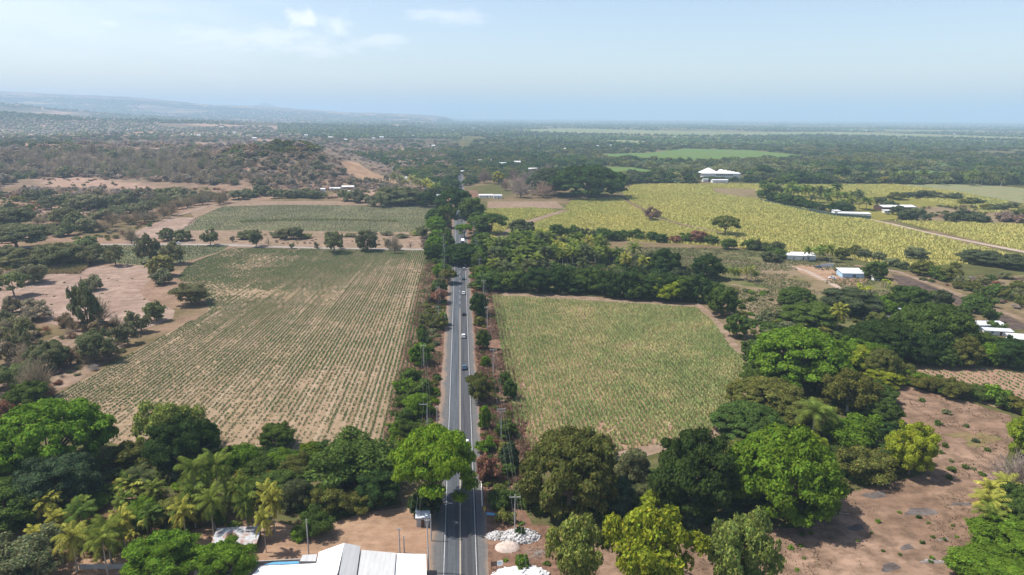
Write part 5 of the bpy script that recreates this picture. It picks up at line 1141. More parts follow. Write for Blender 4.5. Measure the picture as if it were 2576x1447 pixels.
patch(['scrub'], [(2200, 1000), (2300, 1000), (2480, 1080), (2500, 1200), (2380, 1220), (2350, 1080)], 14, 20, 14, ['green', 'grey'], "small green bush on the dry pasture", "small bushes on the dry pasture", .9)
patch(['scrub'], [(2150, 1280), (2420, 1240), (2400, 1440), (2000, 1440), (1960, 1340)], 22, 13, 10, ['green', 'bright'], "tiny green bush on the pasture", "tiny bushes on the lower pasture", .9)
patch(['scrub'], [(1240, 1290), (1400, 1360), (1380, 1430), (1240, 1430)], 7, 18, 12, ['green', 'bright'], "small weed clump by the rubble heaps", "weed clumps by the rubble", .9)
patch(['scrub', 'dense'], [(2330, 690), (2576, 700), (2576, 770), (2430, 740)], 16, 34, 24, ['olive', 'grey', 'green'], "scrub bush in the dry grass beyond the pink track", "scrub beyond the pink track", .5)
patch(['scrub', 'dense'], [(1850, 790), (1980, 770), (2000, 840), (2080, 850), (1960, 870), (1880, 850)], 12, 40, 28, ['olive', 'green', 'grey'], "green bush on the brown grassland right of the cane field", "bushes on the brown grassland", .5)
patch(['scrub', 'dense'], [(2200, 770), (2420, 800), (2440, 850), (2300, 850), (2160, 820)], 14, 48, 36, ['green', 'olive', 'bright'], "garden tree above the large domed trees at right", "garden trees above the domes", .5)

# --- undergrowth closing the floor under the trees
b = Bake()
def under(poly, n, tints, r_m, hr=(.7, 1.1), kinds=('scrub', 'dense'), seed=0, lod=1):
    rng = np.random.default_rng(seed); xs = [p[0] for p in poly]; ys = [p[1] for p in poly]; X = rng.uniform(min(xs), max(xs), n*4); Y = rng.uniform(min(ys), max(ys), n*4); k = inpoly(X, Y, poly); wx, wy, wz = Gv(X[k][:n], Y[k][:n])
    for x, y, z in zip(wx, wy, wz):
        if -7.5 < x < 6.8: continue
        r = random.uniform(*r_m); b.add(random.choice(kinds), x, y, z-.1, r, r*random.uniform(*hr), tint_var(random.choice(tints), .16), lod)
random.seed(14); G4 = ['green', 'olive', 'bright', 'green', 'dark']
under([(540, 1125), (700, 1140), (980, 1120), (1000, 1180), (990, 1260), (780, 1320), (640, 1230), (560, 1200)], 110, G4, (2., 4.), seed=1)
under([(-40, 1150), (60, 1130), (300, 1160), (550, 1180), (560, 1230), (330, 1230), (120, 1300), (-40, 1340)], 90, ['green', 'olive', 'bright', 'grey'], (1.6, 3.4), seed=2)
under([(100, 1270), (330, 1240), (560, 1240), (660, 1330), (500, 1340), (300, 1400), (60, 1440)], 34, ['green', 'palm', 'bright', 'olive'], (1., 2.2), seed=3)
under([(1890, 850), (2100, 830), (2500, 850), (2600, 920), (2290, 915), (2190, 1000), (2230, 1080), (2320, 1180), (2090, 1240), (1840, 1200), (1810, 1100), (1905, 970)], 260, G4, (2.2, 4.6), seed=4)
under([(1330, 1290), (1500, 1310), (1640, 1330), (2040, 1310), (2060, 1260), (1800, 1190), (1560, 1190)], 90, ['dark', 'green', 'dgrey'], (1.8, 3.6), seed=5)
under([(1220, 640), (1560, 650), (1760, 690), (1770, 750), (1560, 738), (1230, 722)], 170, ['green', 'dark', 'dgrey', 'palm'], (2.5, 4.5), seed=6)
under([(1040, 940), (1100, 940), (1100, 1090), (990, 1130), (1000, 1090)], 60, G4, (1.4, 2.8), seed=7)
under([(1090, 640), (1115, 700), (1125, 740), (1090, 900), (1045, 930), (1080, 740)], 110, ['green', 'olive', 'grey'], (1., 2.2), seed=8)
under([(1100, 540), (1130, 540), (1120, 690), (1095, 690)], 40, ['green', 'dark', 'olive'], (3., 5.), seed=9)
under([(1186, 545), (1225, 540), (1230, 730), (1185, 730)], 60, ['green', 'dark', 'olive', 'bright'], (2.5, 4.5), seed=10)
under([(1190, 730), (1235, 740), (1290, 1100), (1310, 1250), (1220, 1250), (1200, 900)], 110, ['green', 'olive', 'rust'], (.8, 1.8), seed=11)
b.build("undergrowth", "green undergrowth closing the ground between the trees and along the verges", "undergrowth")
b = Bake(); D5 = ['brown', 'olive', 'grey', 'twig', 'rust', 'green']
under([(-40, 640), (230, 650), (120, 690), (-40, 700)], 60, D5, (2., 4.), kinds=('scrub', 'bare'), seed=12)
under([(-40, 780), (110, 800), (300, 842), (330, 880), (190, 960), (60, 1060), (-40, 1100)], 130, D5, (1.2, 2.8), kinds=('scrub', 'bare'), seed=13)
under([(-40, 555), (120, 560), (330, 548), (420, 520), (560, 500), (620, 490), (560, 475), (-40, 480)], 260, D5, (2.5, 4.5), kinds=('scrub', 'bare'), seed=14)
under([(230, 590), (330, 566), (400, 556), (340, 600), (250, 612)], 24, D5, (2., 3.5), kinds=('scrub', 'bare'), seed=15)
under([(2300, 700), (2600, 700), (2600, 790), (2440, 740)], 90, D5, (1.5, 3.), kinds=('scrub', 'scrub', 'bare'), seed=16)
under([(2200, 520), (2600, 520), (2600, 560), (2250, 552)], 90, ['brown', 'grey', 'olive', 'dgrey'], (2.5, 4.), kinds=('scrub', 'bare'), seed=17)
under([(1840, 730), (2200, 760), (2440, 800), (2450, 850), (1900, 860)], 150, ['olive', 'green', 'grey', 'bright'], (1.2, 3.), kinds=('scrub',), seed=18)
under([(590, 500), (860, 500), (1000, 490), (1100, 510), (1090, 470), (800, 480), (600, 480)], 120, ['brown', 'grey', 'dgrey', 'twig'], (2., 4.), kinds=('scrub', 'bare'), seed=19)
under([(95, 450), (200, 446), (360, 462), (400, 478), (260, 476), (110, 470)], 34, D5, (1.6, 3.6), kinds=('scrub', 'bare'), seed=20)
under([(90, 520), (220, 522), (280, 534), (200, 548), (80, 542)], 16, D5, (1.2, 2.6), kinds=('scrub', 'bare'), seed=21)
under([(100, 700), (370, 680), (430, 790), (330, 838), (110, 810)], 26, ['green', 'olive', 'grey'], (.4, .9), kinds=('scrub',), seed=22)
under([(440, 590), (1095, 590), (1095, 620), (600, 612)], 60, D5, (.5, 1.5), kinds=('scrub', 'bare'), seed=23)
b.build("dry_undergrowth", "low half dry scrub scattered over the rough ground", "undergrowth")
# --- far woods: too many and too small to count
random.seed(21)
BARNV = [(1750, 440), (1885, 440), (1885, 470), (1750, 470)]
AVOID = [BARNV, A_POLY, B_HEAD, YL_POLY, YR_POLY, YR2_POLY, C_POLY, CB_POLY, PALEF]+GREENS+STRIPS+SCAR
ROADC = [(1140, 640), (1145, 520), (1150, 442), (1154, 436), (1166, 436), (1170, 442), (1180, 520), (1185, 640)]
def fill(bk, poly, n, kinds, tints, r_m, hr, lod=0, minpx=0., avoid=(), noise=None, seed=0):
    rng = np.random.default_rng(seed); xs = [p[0] for p in poly]; ys = [p[1] for p in poly]
    X = rng.uniform(min(xs), max(xs), n*4); Y = rng.uniform(min(ys), max(ys), n*4); k = inpoly(X, Y, poly)
    for a in avoid: k &= ~inpoly(X, Y, a)
    X, Y = X[k][:n], Y[k][:n]; wx, wy, wz = Gv(X, Y)
    if noise: k = fbm(wx, wy, noise[0], noise[2]) > noise[1]; X, Y, wx, wy, wz = X[k], Y[k], wx[k], wy[k], wz[k]
    o = np.argsort(-wy); dep = proj(wx, wy, wz)[2]
    gn = np.clip((fbm(wx, wy, 110, 61)-.30)/.42, 0, .999) if len(wx) else []
    for i in o:
        ti = int(min(len(tints)-1, max(0, gn[i]*len(tints)+random.gauss(0, .7)))); r = max(random.uniform(*r_m), minpx*dep[i]/FPX*random.uniform(.7, 1.3)); h = r*random.uniform(*hr) if minpx == 0 else min(r*random.uniform(*hr), 16)
        bk.add(random.choice(kinds), wx[i], wy[i], wz[i]-.2, r, h, tint_var(tints[ti], .16), lod)
b = Bake()
fill(b, [(-60, 370), (0, 372), (300, 350), (700, 345), (900, 352), (1100, 380), (1140, 400), (1130, 460), (1060, 450), (1000, 440), (960, 395), (780, 380), (600, 400), (300, 380), (0, 400)], 1900, ['bare', 'scrub', 'bare', 'dense', 'open'], ['tan', 'twig', 'brown', 'twig', 'tan', 'grey', 'brown', 'olive', 'dgrey'], (4.5, 8.5), (.9, 1.3), 0, 0, AVOID+DRYP, (140, .34, 3), 1)
fill(b, [(-60, 480), (-60, 560), (60, 560), (90, 520), (400, 505), (520, 510), (600, 495), (620, 478), (450, 470), (400, 480), (250, 478), (0, 475)], 620, ['bare', 'scrub', 'bare', 'open'], ['twig', 'brown', 'grey', 'olive', 'dgrey'], (4, 6.5), (.9, 1.3), 0, 0, AVOID, (70, .42, 4), 2)
fill(b, [(-60, 385), (300, 385), (620, 405), (600, 470), (420, 458), (100, 446), (-60, 475)], 1000, ['bare', 'bare', 'scrub', 'bare', 'open'], ['tan', 'twig', 'brown', 'twig', 'olive', 'green'], (4, 7.5), (.8, 1.2), 0, 0, DRYP, None, 3)
fill(b, [(560, 430), (700, 392), (800, 390), (880, 383), (985, 392), (1030, 440), (1020, 478), (900, 485), (700, 478)], 620, ['bare', 'scrub'], ['twig', 'brown', 'tan'], (3, 5), (.8, 1.2), 0, 0, SCAR, None, 4)
b.build("dry_woodland", "grey brown leafless woodland covering the slopes left of the far highway", "woodland")
b = Bake()
fill(b, [(880, 385), (1000, 380), (1140, 372), (1150, 440), (1148, 470), (1100, 500), (1060, 470), (1040, 450), (980, 420)], 900, ['dense', 'rain', 'scrub', 'palm'], ['dark', 'green', 'dgrey', 'olive'], (4, 7.5), (1., 1.4), 0, 0, AVOID+[ROADC], None, 5)
fill(b, [(1170, 372), (1330, 380), (1400, 420), (1420, 432), (1300, 450), (1210, 455), (1172, 470)], 900, ['dense', 'rain', 'scrub', 'bare'], ['dark', 'green', 'dgrey', 'olive'], (4, 8), (1., 1.4), 0, 0, AVOID+[ROADC], None, 6)
fill(b, [(1400, 395), (1800, 400), (2050, 410), (2110, 425), (2400, 425), (2620, 430), (2620, 466), (2300, 466), (1900, 460), (1560, 468), (1560, 420), (1400, 428)], 1900, ['dense', 'rain', 'scrub', 'dense', 'palm'], ['dark', 'green', 'dgrey', 'olive', 'grey'], (4.5, 8.5), (1., 1.4), 0, 0, AVOID, None, 7)
fill(b, [(1200, 350), (1600, 362), (2000, 368), (2400, 370), (2640, 372), (2640, 430), (2400, 424), (2110, 424), (1400, 415), (1300, 395), (1180, 375)], 4200, ['dense', 'rain', 'scrub', 'dense'], ['dark', 'green', 'dgrey', 'grey', 'dgrey', 'olive'], (5.5, 11), (.9, 1.3), 0, 0, AVOID, (500, .30, 6), 8)
fill(b, [(-60, 340), (300, 335), (700, 335), (1000, 345), (1150, 350), (1150, 385), (900, 380), (700, 352), (300, 352), (0, 372)], 1500, ['dense', 'scrub', 'bare', 'rain'], ['dgrey', 'grey', 'green', 'brown'], (5, 8), (.9, 1.2), 0, 0, AVOID, (300, .42, 9), 9)
fill(b, [(1130, 372), (1190, 372), (1190, 436), (1130, 436)], 90, ['dense', 'rain', 'scrub'], ['dark', 'green', 'dgrey'], (5, 9), (1., 1.3), 0, 0, (), None, 15)
b.build("far_woodland", "dark green woodland spread over the plain beyond the cane fields", "woodland")
def far_blobs(bk, poly, n, tints, seed, avoid, noise, rpx=2.6, hm=13, rmin=6.):
    rng = np.random.default_rng(seed); xs = [p[0] for p in poly]; ys = [p[1] for p in poly]
    X = rng.uniform(min(xs), max(xs), n*3); Y = rng.uniform(min(ys), max(ys), n*3); k = inpoly(X, Y, poly)
    for a in avoid: k &= ~inpoly(X, Y, a)
    X, Y = X[k][:n], Y[k][:n]; wx, wy, wz = Gv(X, Y)
    k = fbm(wx, wy, noise[0], seed) > noise[1]; wx, wy, wz = wx[k], wy[k], wz[k]; dep = proj(wx, wy, wz)[2]; m_ = len(wx)
    r = np.maximum(rmin, rpx*dep/FPX)*rng.uniform(.6, 1.5, m_); T = np.array([TINT[t] for t in tints])[rng.integers(0, len(tints), m_)]*(1+.2*rng.normal(size=(m_, 1)))
    T = T*np.where(fbm(wx, wy, 900, seed+3) > .55, 1.35, 1.)[:, None]
    bk.blobs(wx, wy, wz-1, r, np.minimum(hm*rng.uniform(.6, 1.3, m_), r*1.5), np.clip(T, .004, .6))
b = Bake()
far_blobs(b, [(1150, 316), (1700, 318), (2200, 322), (2640, 330), (2640, 376), (2300, 374), (1600, 366), (1150, 356)], 9000, ['dark', 'green', 'dgrey', 'dgrey'], 31, AVOID, (900, .33))
far_blobs(b, [(1100, 300), (1700, 302), (2200, 305), (2640, 309), (2640, 332), (2200, 324), (1700, 320), (1100, 318)], 7000, ['dark', 'dgrey', 'green'], 32, AVOID, (1800, .36), 2.4)
far_blobs(b, [(700, 312), (1150, 308), (1160, 350), (900, 348), (700, 340)], 5000, ['dark', 'dgrey', 'green', 'grey'], 33, AVOID, (500, .36))
far_blobs(b, [(-60, 296), (400, 301), (760, 306), (760, 350), (300, 345), (-60, 350)], 5000, ['dgrey', 'grey', 'brown', 'tan', 'twig', 'olive'], 34, AVOID, (300, .44), 2.4, 10)
b.build("plain_woodland", "hazy blue green woods reaching to the horizon over the plain", "woodland")
b = Bake()
far_blobs(b, [(-60, 232), (0, 240), (300, 252), (600, 272), (850, 287), (1060, 297), (1100, 310), (760, 318), (400, 310), (-60, 300)], 9000, ['dgrey', 'grey', 'green', 'dark'], 35, AVOID, (420, .42), 2.6, 14)
b.build("hill_woodland", "hazy woods over the long ridge rising to the left horizon", "woodland")

# ================================================================ BUILT THINGS
def rootat(name, x, y, label, cat, group=None, rot=0., z=0.):
    e = bpy.data.objects.new(name, None); COL.objects.link(e); e.location = (x, y, z+float(terrain(np.array([x]), np.array([y]))[0])); e.rotation_euler.z = rot; tag(e, label, cat, group); return e
def base_of(xd, yd): p = G(xd, yd); return p.x, p.y
# --- cars, seen from behind on the right lane
def car_meshes(kind):
    P = {}
    # outline of body in (y, z): rear at -, front at +
    L_, w = 4.4, .88
    body = [(-2.2, .35), (-2.2, .80), (-2.12, .92), (-1.5, .98), (1.0, .96), (1.9, .86), (2.15, .68), (2.2, .35)]
    if kind == 'pickup': body = [(-2.5, .45), (-2.5, 1.0), (-.6, 1.02), (1.2, 1.05), (2.1, .98), (2.35, .8), (2.4, .45)]
    cab = [(-1.75, .96), (-1.25, 1.42), (.15, 1.45), (.95, .95)]
    if kind == 'pickup': cab = [(-.75, 1.0), (-.55, 1.72), (.7, 1.74), (1.35, 1.03)]
    if kind == 'hatch': cab = [(-2.05, .95), (-1.75, 1.46), (.1, 1.5), (.95, .95)]
    def loft(prof, w0, w1, zb, zt):
        n = len(prof); V = []
        for s in (-1, 1):
            for y_, z_ in prof: t = (z_-zb)/(zt-zb); V.append((s*(w0+(w1-w0)*t), y_, z_))
        F = [list(range(n)), list(range(2*n-1, n-1, -1))]+[(i, (i+1) % n, (i+1) % n+n, i+n) for i in range(n)]
        return V, F
    zt = max(z for y_, z in cab); mb = MB(); V, F = loft(body, w, w*.94, .35, 1.0); mb.add(V, F); P['body'] = mb
    mb = MB(); V, F = loft(cab, w*.9, w*.70, .95, zt); mb.add(V, F); P['glasshouse'] = mb
    mb = MB(); a, b_ = cab[1], cab[2]; mb.box(-w*.70, w*.70, a[0]-.03, b_[0]+.03, zt-.03, zt+.035); P['roof'] = mb
    mb = MB()
    return P
CARPARTS = {}
def make_car(x, y, kind, colr, label, rot=0., group='cars on the highway', name='car'):
    e = rootat(name, x, y, label, 'car', group, rot, .20)
    key = (kind, colr)
    if key not in CARPARTS:
        P = car_meshes(kind); W_ = MB()
        v, f = tube([(-.11, 0, 0), (.11, 0, 0)], .32, 12); W_.add(v.tolist(), f.tolist()+[list(range(12)), list(range(23, 11, -1))])
        lt = MB().box(-.16, .16, -.03, .03, -.08, .08)
        CARPARTS[key] = {'body': P['body'].mesh('car_body', CARP[colr]), 'windows': P['glasshouse'].mesh('car_windows', M_GLASS), 'roof': P['roof'].mesh('car_roof', CARP[colr]), 'wheel': W_.mesh('car_wheel', M_TYRE), 'tail_light': lt.mesh('tail_light', M_RED)}
        mod = None
    D = CARPARTS[key]
    for k in ('body', 'windows', 'roof'): link(k, D[k], e)
    for sx in (-.80, .80):
        for sy in (-1.35, 1.35): link('wheel', D['wheel'], e, (sx, sy, .32))
        link('tail_light', D['tail_light'], e, (sx*.85, -2.21 if kind != 'pickup' else -2.51, .75))
    return e
for xd, yd, k, c, lab in ((1167, 681, 'hatch', 'silver', "silver hatchback just out of the tree tunnel, farthest of the open road cars"), (1166, 706, 'sedan', 'teal', "dark teal car between the silver hatchback and the white sedan"),
                          (1166, 743, 'sedan', 'white', "white sedan beside the leaning dark roadside tree"), (1167, 796, 'hatch', 'dark', "black car with bright rear window in the middle of the highway queue"),
                          (1166, 853, 'hatch', 'white', "white hatchback, second nearest car on the highway"), (1168, 933, 'sedan', 'blue', "dark blue car nearest to the bottom of the highway"),
                          (1172, 465, 'sedan', 'silver', "tiny silver car far away on the last visible stretch of highway")):
    p = G(xd, yd); make_car(p.x, p.y+2, k, c, lab, 0)
# white bus below the trees
p = G(1164, 616); e = rootat('bus', p.x, p.y+4, "white bus coming out from under the roadside trees", 'bus', None, 0, .2)
link('body', MB().box(-1.25, 1.25, -5.5, 5.5, .45, 3.1).box(-1.1, 1.1, -5.2, 5.2, 3.1, 3.2).mesh('bus_body', M_WHITE), e)
link('window', MB().box(-1.1, 1.1, -5.53, -5.50, 1.7, 2.7).mesh('bus_rear_window', M_GLASS), e)
for s in (-1, 1): link('window', MB().box(s*1.25-.02, s*1.25+.02, -5.0, 5.0, 1.8, 2.6).mesh('bus_side_window', M_GLASS), e)
v, f = tube([(-.15, 0, 0), (.15, 0, 0)], .5, 12); wm = MB().add(v.tolist(), f.tolist()+[list(range(12)), list(range(23, 11, -1))]).mesh('bus_wheel', M_TYRE)
for sx in (-1.1, 1.1):
    for sy in (-3.4, 3.6): link('wheel', wm, e, (sx, sy, .5))
for xd, yd, k, c, lab, ro in ((448, 614, 'sedan', 'white', "white car parked on the grey dirt road behind the small crop field", 1.3), (2093, 702, 'sedan', 'white', "white car parked beside the dirt track below the pale blue house", 1.15), (2107, 684, 'pickup', 'dark', "dark pickup truck parked next to the pale blue house", .2), (2059, 674, 'sedan', 'blue', "small dark blue car parked by the white wall of the farm", .9)):
    p = G(xd, yd); make_car(p.x, p.y, k, c, lab, ro, 'parked cars', 'parked_car' if k != 'pickup' else 'pickup_truck')
# --- utility poles
def pole(xd, yb, H, arms, label, group, xw=None, side=0, name='utility_pole'):
    p = G(xd, yb); e = rootat(name, p.x, p.y, label, 'utility pole', group)
    v, f = tube([(0, 0, -.3), (0, 0, H)], [.16, .11], 8); link('mast', MB().add(v.tolist(), f.tolist()+[list(range(15, 7, -1))]).mesh('pole_mast', M_POLE), e)
    for z, hw in arms:
        link('crossarm', MB().box(-hw+side, hw+side, -.07, .07, z-.07, z+.07).mesh('crossarm', M_POLE), e)
        mb = MB()
        for i in (-1, 0, 1): mb.tube([(i*hw*.92+side, 0, z+.07), (i*hw*.92+side, 0, z+.36)], .06, 6)
        link('insulator', mb.mesh('insulators', M_WALLW), e)
    return Vector((p.x, p.y, H))
LP = [(1076, 1091, 10, [(9.7, 1.2)], -1.1), (1066, 927, 9.5, [(9.2, 1.1)], 0), (1104, 826, 10.5, [(10.1, 1.2)], -.9), (1102, 766, 9.5, [(9.2, 1.)], 0), (1118, 704, 12, [(11.6, 1.1)], -.8), (1118, 668, 14, [(13.6, 1.1)], 0), (1116, 632, 13, [(12.6, 1.1)], 0)]
RP = [(1295, 1346, 10.5, [(9.9, 1.3)]), (1261, 1108, 10.5, [(10.2, 1.3), (9.4, 1.2)]), (1241, 944, 10.5, [(10.1, 1.3)]), (1226, 827, 10.5, [(10.1, 1.3)]), (1217, 753, 10.5, [(10.1, 1.2)]), (1206, 700, 12, [(11.6, 1.2)]), (1198, 650, 13, [(12.6, 1.2)]), (1192, 600, 13, [(12.6, 1.2)])]
PT = []
for side_, lst in (('left', LP), ('right', RP)):
    pts = []
    for i, q in enumerate(lst):
        pts.append(pole(q[0], q[1], q[2], q[3], f"{ORD[i]} nearest utility pole with crossarm on the {side_} verge of the highway", f"utility poles on the {side_} verge", side=q[4] if len(q) > 4 else 0))
    PT.append(pts)
for i, (xd, yb, H) in enumerate(((1100, 1078, 7.5), (1120, 822, 6.5), (1006, 1393, 6.5), (1017, 1392, 4.5), (777, 1396, 9), (1078, 1442, 13), (1085, 1362, 7))):
    pole(xd, yb, H, [(H-.3, .5)] if i in (0, 2, 5) else [], ["short lamp like pole beside the left shoulder above the bright spreading tree", "plain slim pole touching the left shoulder beside the small bright tree", "dark post with a small crossarm in the sandy yard", "short dark post beside the post with the small crossarm", "tall leaning wooden post at the back of the white roofs", "tall grey pole rising beside the small tin shed and shoulder", "plain pole right behind the small tin shed"][i], 'single posts', name='post')
for side_, pts in zip(('left', 'right'), PT):
    pts = [pts[0]+Vector((0, -70, 0))]+pts; mb = MB()
    for a, b_ in zip(pts, pts[1:]):
        for off in (-1.0, .25, 1.0):
            P = []
            for t in np.linspace(0, 1, 9): q = a.lerp(b_, t); P.append((q.x+off, q.y, q.z-.1-1.6*4*t*(1-t)*.5))
            mb.tube(P, .018, 3)
    link('power_line', mb.mesh('power_line', M_WIRE), None, None, f"thin sagging power lines on the {side_} side of the highway", 'power line')
# --- buildings
def gable(mb, x0, x1, y0, y1, ze, zr, axis='y', t=.12, ov=.4):
    x0 -= ov; x1 += ov; y0 -= ov; y1 += ov
    if axis == 'y': xm = (x0+x1)/2; mb.prism([(x0, ze), (xm, zr), (x1, ze), (x1, ze-t), (xm, zr-t), (x0, ze-t)], y0, y1)
    else:
        ym = (y0+y1)/2; o = [(y0, ze), (ym, zr), (y1, ze), (y1, ze-t), (ym, zr-t), (y0, ze-t)]; n = 6
        V = [(x0, a, b) for a, b in o]+[(x1, a, b) for a, b in o]; mb.add(V, [list(range(n-1, -1, -1)), list(range(n, 2*n))]+[(i, (i+1) % n, (i+1) % n+n, i+n) for i in range(n)])
    return mb
def mono(mb, x0, x1, y0, y1, zl, zh, along='x', t=.10, mi=0):
    """sloping slab roof, z from zl at the low side to zh at the high side"""
    z = (lambda x, y: zl+(zh-zl)*((x-x0)/(x1-x0) if along == 'x' else (y-y0)/(y1-y0)))
    c = [(x0, y0), (x1, y0), (x1, y1), (x0, y1)]; V = [(a, b, z(a, b)-t) for a, b in c]+[(a, b, z(a, b)) for a, b in c]
    return mb.add(V, [(0, 3, 2, 1), (4, 5, 6, 7), (0, 1, 5, 4), (1, 2, 6, 5), (2, 3, 7, 6), (3, 0, 4, 7)], mi)
def shed(xd, yd, w, d, h, label, cat='house', wall=M_WALLW, roof=M_WHITE, slope=.6, rot=0., gab=False, wins=2, name='house', group=None, ov=.5):
    p = G(xd, yd); e = rootat(name, p.x, p.y, label, cat, group, rot)
    link('wall', MB().box(-w/2, w/2, 0, d, 0, h).mesh('house_wall', wall), e)
    r = MB()
    if gab: gable(r, -w/2, w/2, 0, d, h+.12, h+.12+slope, 'x', .12, ov)
    else: mono(r, -w/2-ov, w/2+ov, -ov, d+ov, h+.13, h+.13+slope, 'y')
    link('roof', r.mesh('house_roof', roof), e)
    for i in range(wins):
        x = -w/2+w*(i+.5)/wins; wn = link('window', MB().box(x-.5, x+.5, -.03, .02, 1.0, min(2.0, h-.4)).mesh('window', M_DARK), e)
    link('door', MB().box(w*.08-.45, w*.08+.45, -.035, .02, .02, min(2.05, h-.25)).mesh('door', M_BROWN), e)
    return e
# the big white roofs at the bottom: placed by their picture corners
def rp(x, y, h): q = G(x, y, 0); d = Fv+Rv*((x-CX)/FPX)+Uv*((CY-y)/FPX); t = (HC-h)/-d.z; return (CAM.x+d.x*t, d.y*t, h)
c = rp(860, 1447, 4); e = rootat('workshop_building', c[0], c[1], "long workshop of joined white and grey sheet roofs at the bottom edge", 'building')
def quadroof(name, pts, M, t=.12, lab=None):
    V = [Vector(rp(*q))-Vector((c[0], c[1], 0)) for q in pts]; n = len(V); mb = MB(); mb.add([tuple(v) for v in V]+[(v.x, v.y, v.z-t) for v in V], [list(range(n)), list(range(2*n-1, n-1, -1))]+[(i, i+n, (i+1) % n+n, (i+1) % n) for i in range(n)])
    o = link(name, mb.mesh(name, M), e); 
    if lab: o['label'] = lab
    return V
def wallunder(V, M, bottom=0.):
    mb = MB(); n = len(V); cx = sum(v.x for v in V)/n; cy = sum(v.y for v in V)/n
    W_ = [(cx+(v.x-cx)*.96, cy+(v.y-cy)*.96, v.z-.14) for v in V]; mb.add(W_+[(a, b, bottom) for a, b, z in W_], [list(range(n)), list(range(2*n-1, n-1, -1))]+[(i, i+n, (i+1) % n+n, (i+1) % n) for i in range(n)])
    link('wall', mb.mesh('building_wall', M), e)
for pts, M, lab in (([(634, 1447, 3.6), (655, 1424, 3.6), (820, 1416, 4.2), (832, 1470, 4.2), (620, 1470, 3.6)], M_WHITE, "low white roof"), ([(796, 1417, 4.0), (802, 1389, 4.2), (866, 1366, 6.2), (850, 1440, 6.2), (832, 1475, 5.0)], M_WHITE, "white half of the ridged roof"),
                  ([(866, 1366, 6.2), (907, 1374, 4.8), (893, 1475, 4.8), (848, 1475, 6.2)], M_GREYROOF, "grey half of the ridged roof"), ([(908, 1383, 4.4), (996, 1391, 4.4), (990, 1475, 4.4), (895, 1475, 4.4)], M_GREYROOF, "flat grey roof"),
                  ([(997, 1392, 4.0), (1072, 1394, 4.0), (1074, 1475, 4.0), (991, 1475, 4.0)], M_WHITE, "flat white roof by the road"), ([(754, 1412, 3.0), (762, 1396, 3.0), (798, 1394, 3.0), (794, 1412, 3.0)], M_GREYROOF, "small grey lean-to roof")):
    V = quadroof('roof', pts, M, .12, lab); wallunder(V, M_WALLW if M is M_WHITE else M_CONC)
link('rear_wall', MB().box(-32, -14, 6.5, 6.8, 0, 2.2).mesh('yard_wall', M_CONC), e)
V = quadroof('roof', [(660, 1421, 2.9), (690, 1414, 2.9), (752, 1412, 2.9), (752, 1418, 2.9)], M_BLUE, .08, "narrow blue roof strip")
# rusty shed
p = G(590, 1392); e = rootat('tin_shed', p.x, p.y, "open shed with rust streaked tin roof under the coconut palms", 'shed', None, .05)
link('roof', mono(MB(), -5, 5, -.5, 5.5, 2.3, 3.1, 'y').mesh('rusty_roof', M_RUST), e)
link('lean_to_roof', mono(MB(), -6.2, -1.5, -3.2, -.7, 1.9, 2.2, 'y').mesh('tin_lean_to', M_TIN), e)
link('wall', MB().box(-4.7, 4.7, 4.9, 5.1, 0, 2.7).box(4.5, 4.7, 0, 4.88, 0, 2.2).mesh('shed_wall', M_BROWN), e)
for x in (-4.6, 0, 4.6): link('post', MB().box(x-.07, x+.07, -.1, .04, 0, 2.2).mesh('shed_post', M_BARK), e)
# grey block shed by the road
p = G(1064, 1326); e = rootat('roadside_shed', p.x, p.y, "small grey block shed with shiny tin roof beside the left shoulder", 'shed', None, .03)
link('wall', MB().box(-1.5, 1.5, 0, 3.4, 0, 2.5).mesh('block_wall', M_CONC), e); link('roof', mono(MB(), -1.75, 1.75, -.3, 3.8, 2.62, 3.1, 'y').mesh('shed_tin_roof', M_TIN), e)
link('door', MB().box(-.4, .4, -.03, .01, .02, 1.9).mesh('shed_door', M_BROWN), e)
# yard walls
def wallrun(pts, h, t, M, label, name='wall', cat='wall'):
    P = [G(*q) for q in pts]; mb = MB()
    for a, b_ in zip(P, P[1:]):
        d = (b_-a); d.z = 0; L_ = d.length; d.normalize(); n = Vector((-d.y, d.x, 0))*t/2
        V = [(a+n), (a-n), (b_-n), (b_+n)]; V = [(v.x, v.y, 0) for v in V]+[(v.x, v.y, h) for v in V]; mb.add(V, [(0, 3, 2, 1), (4, 5, 6, 7), (0, 1, 5, 4), (1, 2, 6, 5), (2, 3, 7, 6), (3, 0, 4, 7)])
    link(name, mb.mesh(name, M), None, None, label, cat)
wallrun([(200, 1432), (410, 1430)], 1.2, .2, M_CONC, "low grey block wall below the banana grove", 'yard_wall')
wallrun([(645, 1428), (760, 1422)], 1.6, .2, M_CONC, "grey block wall behind the low white roof", 'yard_wall')
wallrun([(2064, 673), (2097, 672)], 2.4, .2, M_WALLW, "white panel wall at the farm beside the palms", 'yard_wall')
wallrun([(2170, 801), (2255, 800)], 1.0, .3, M_WALLW, "thin white wall between the gardens", 'garden_wall')
wallrun([(1210, 1200), (1213, 1275)], .7, .2, M_WALLW, "low pale wall on the edge of the right shoulder", 'low_wall')
wallrun([(2035, 532), (2100, 545), (2190, 552)], 3.2, .3, M_NET, "long dark net fence of the palm compound", 'net_fence', 'fence')
wallrun([(1912, 505), (1960, 515), (2035, 532)], 2.0, .3, M_NET, "dark fence continuing left around the palm compound", 'net_fence', 'fence')
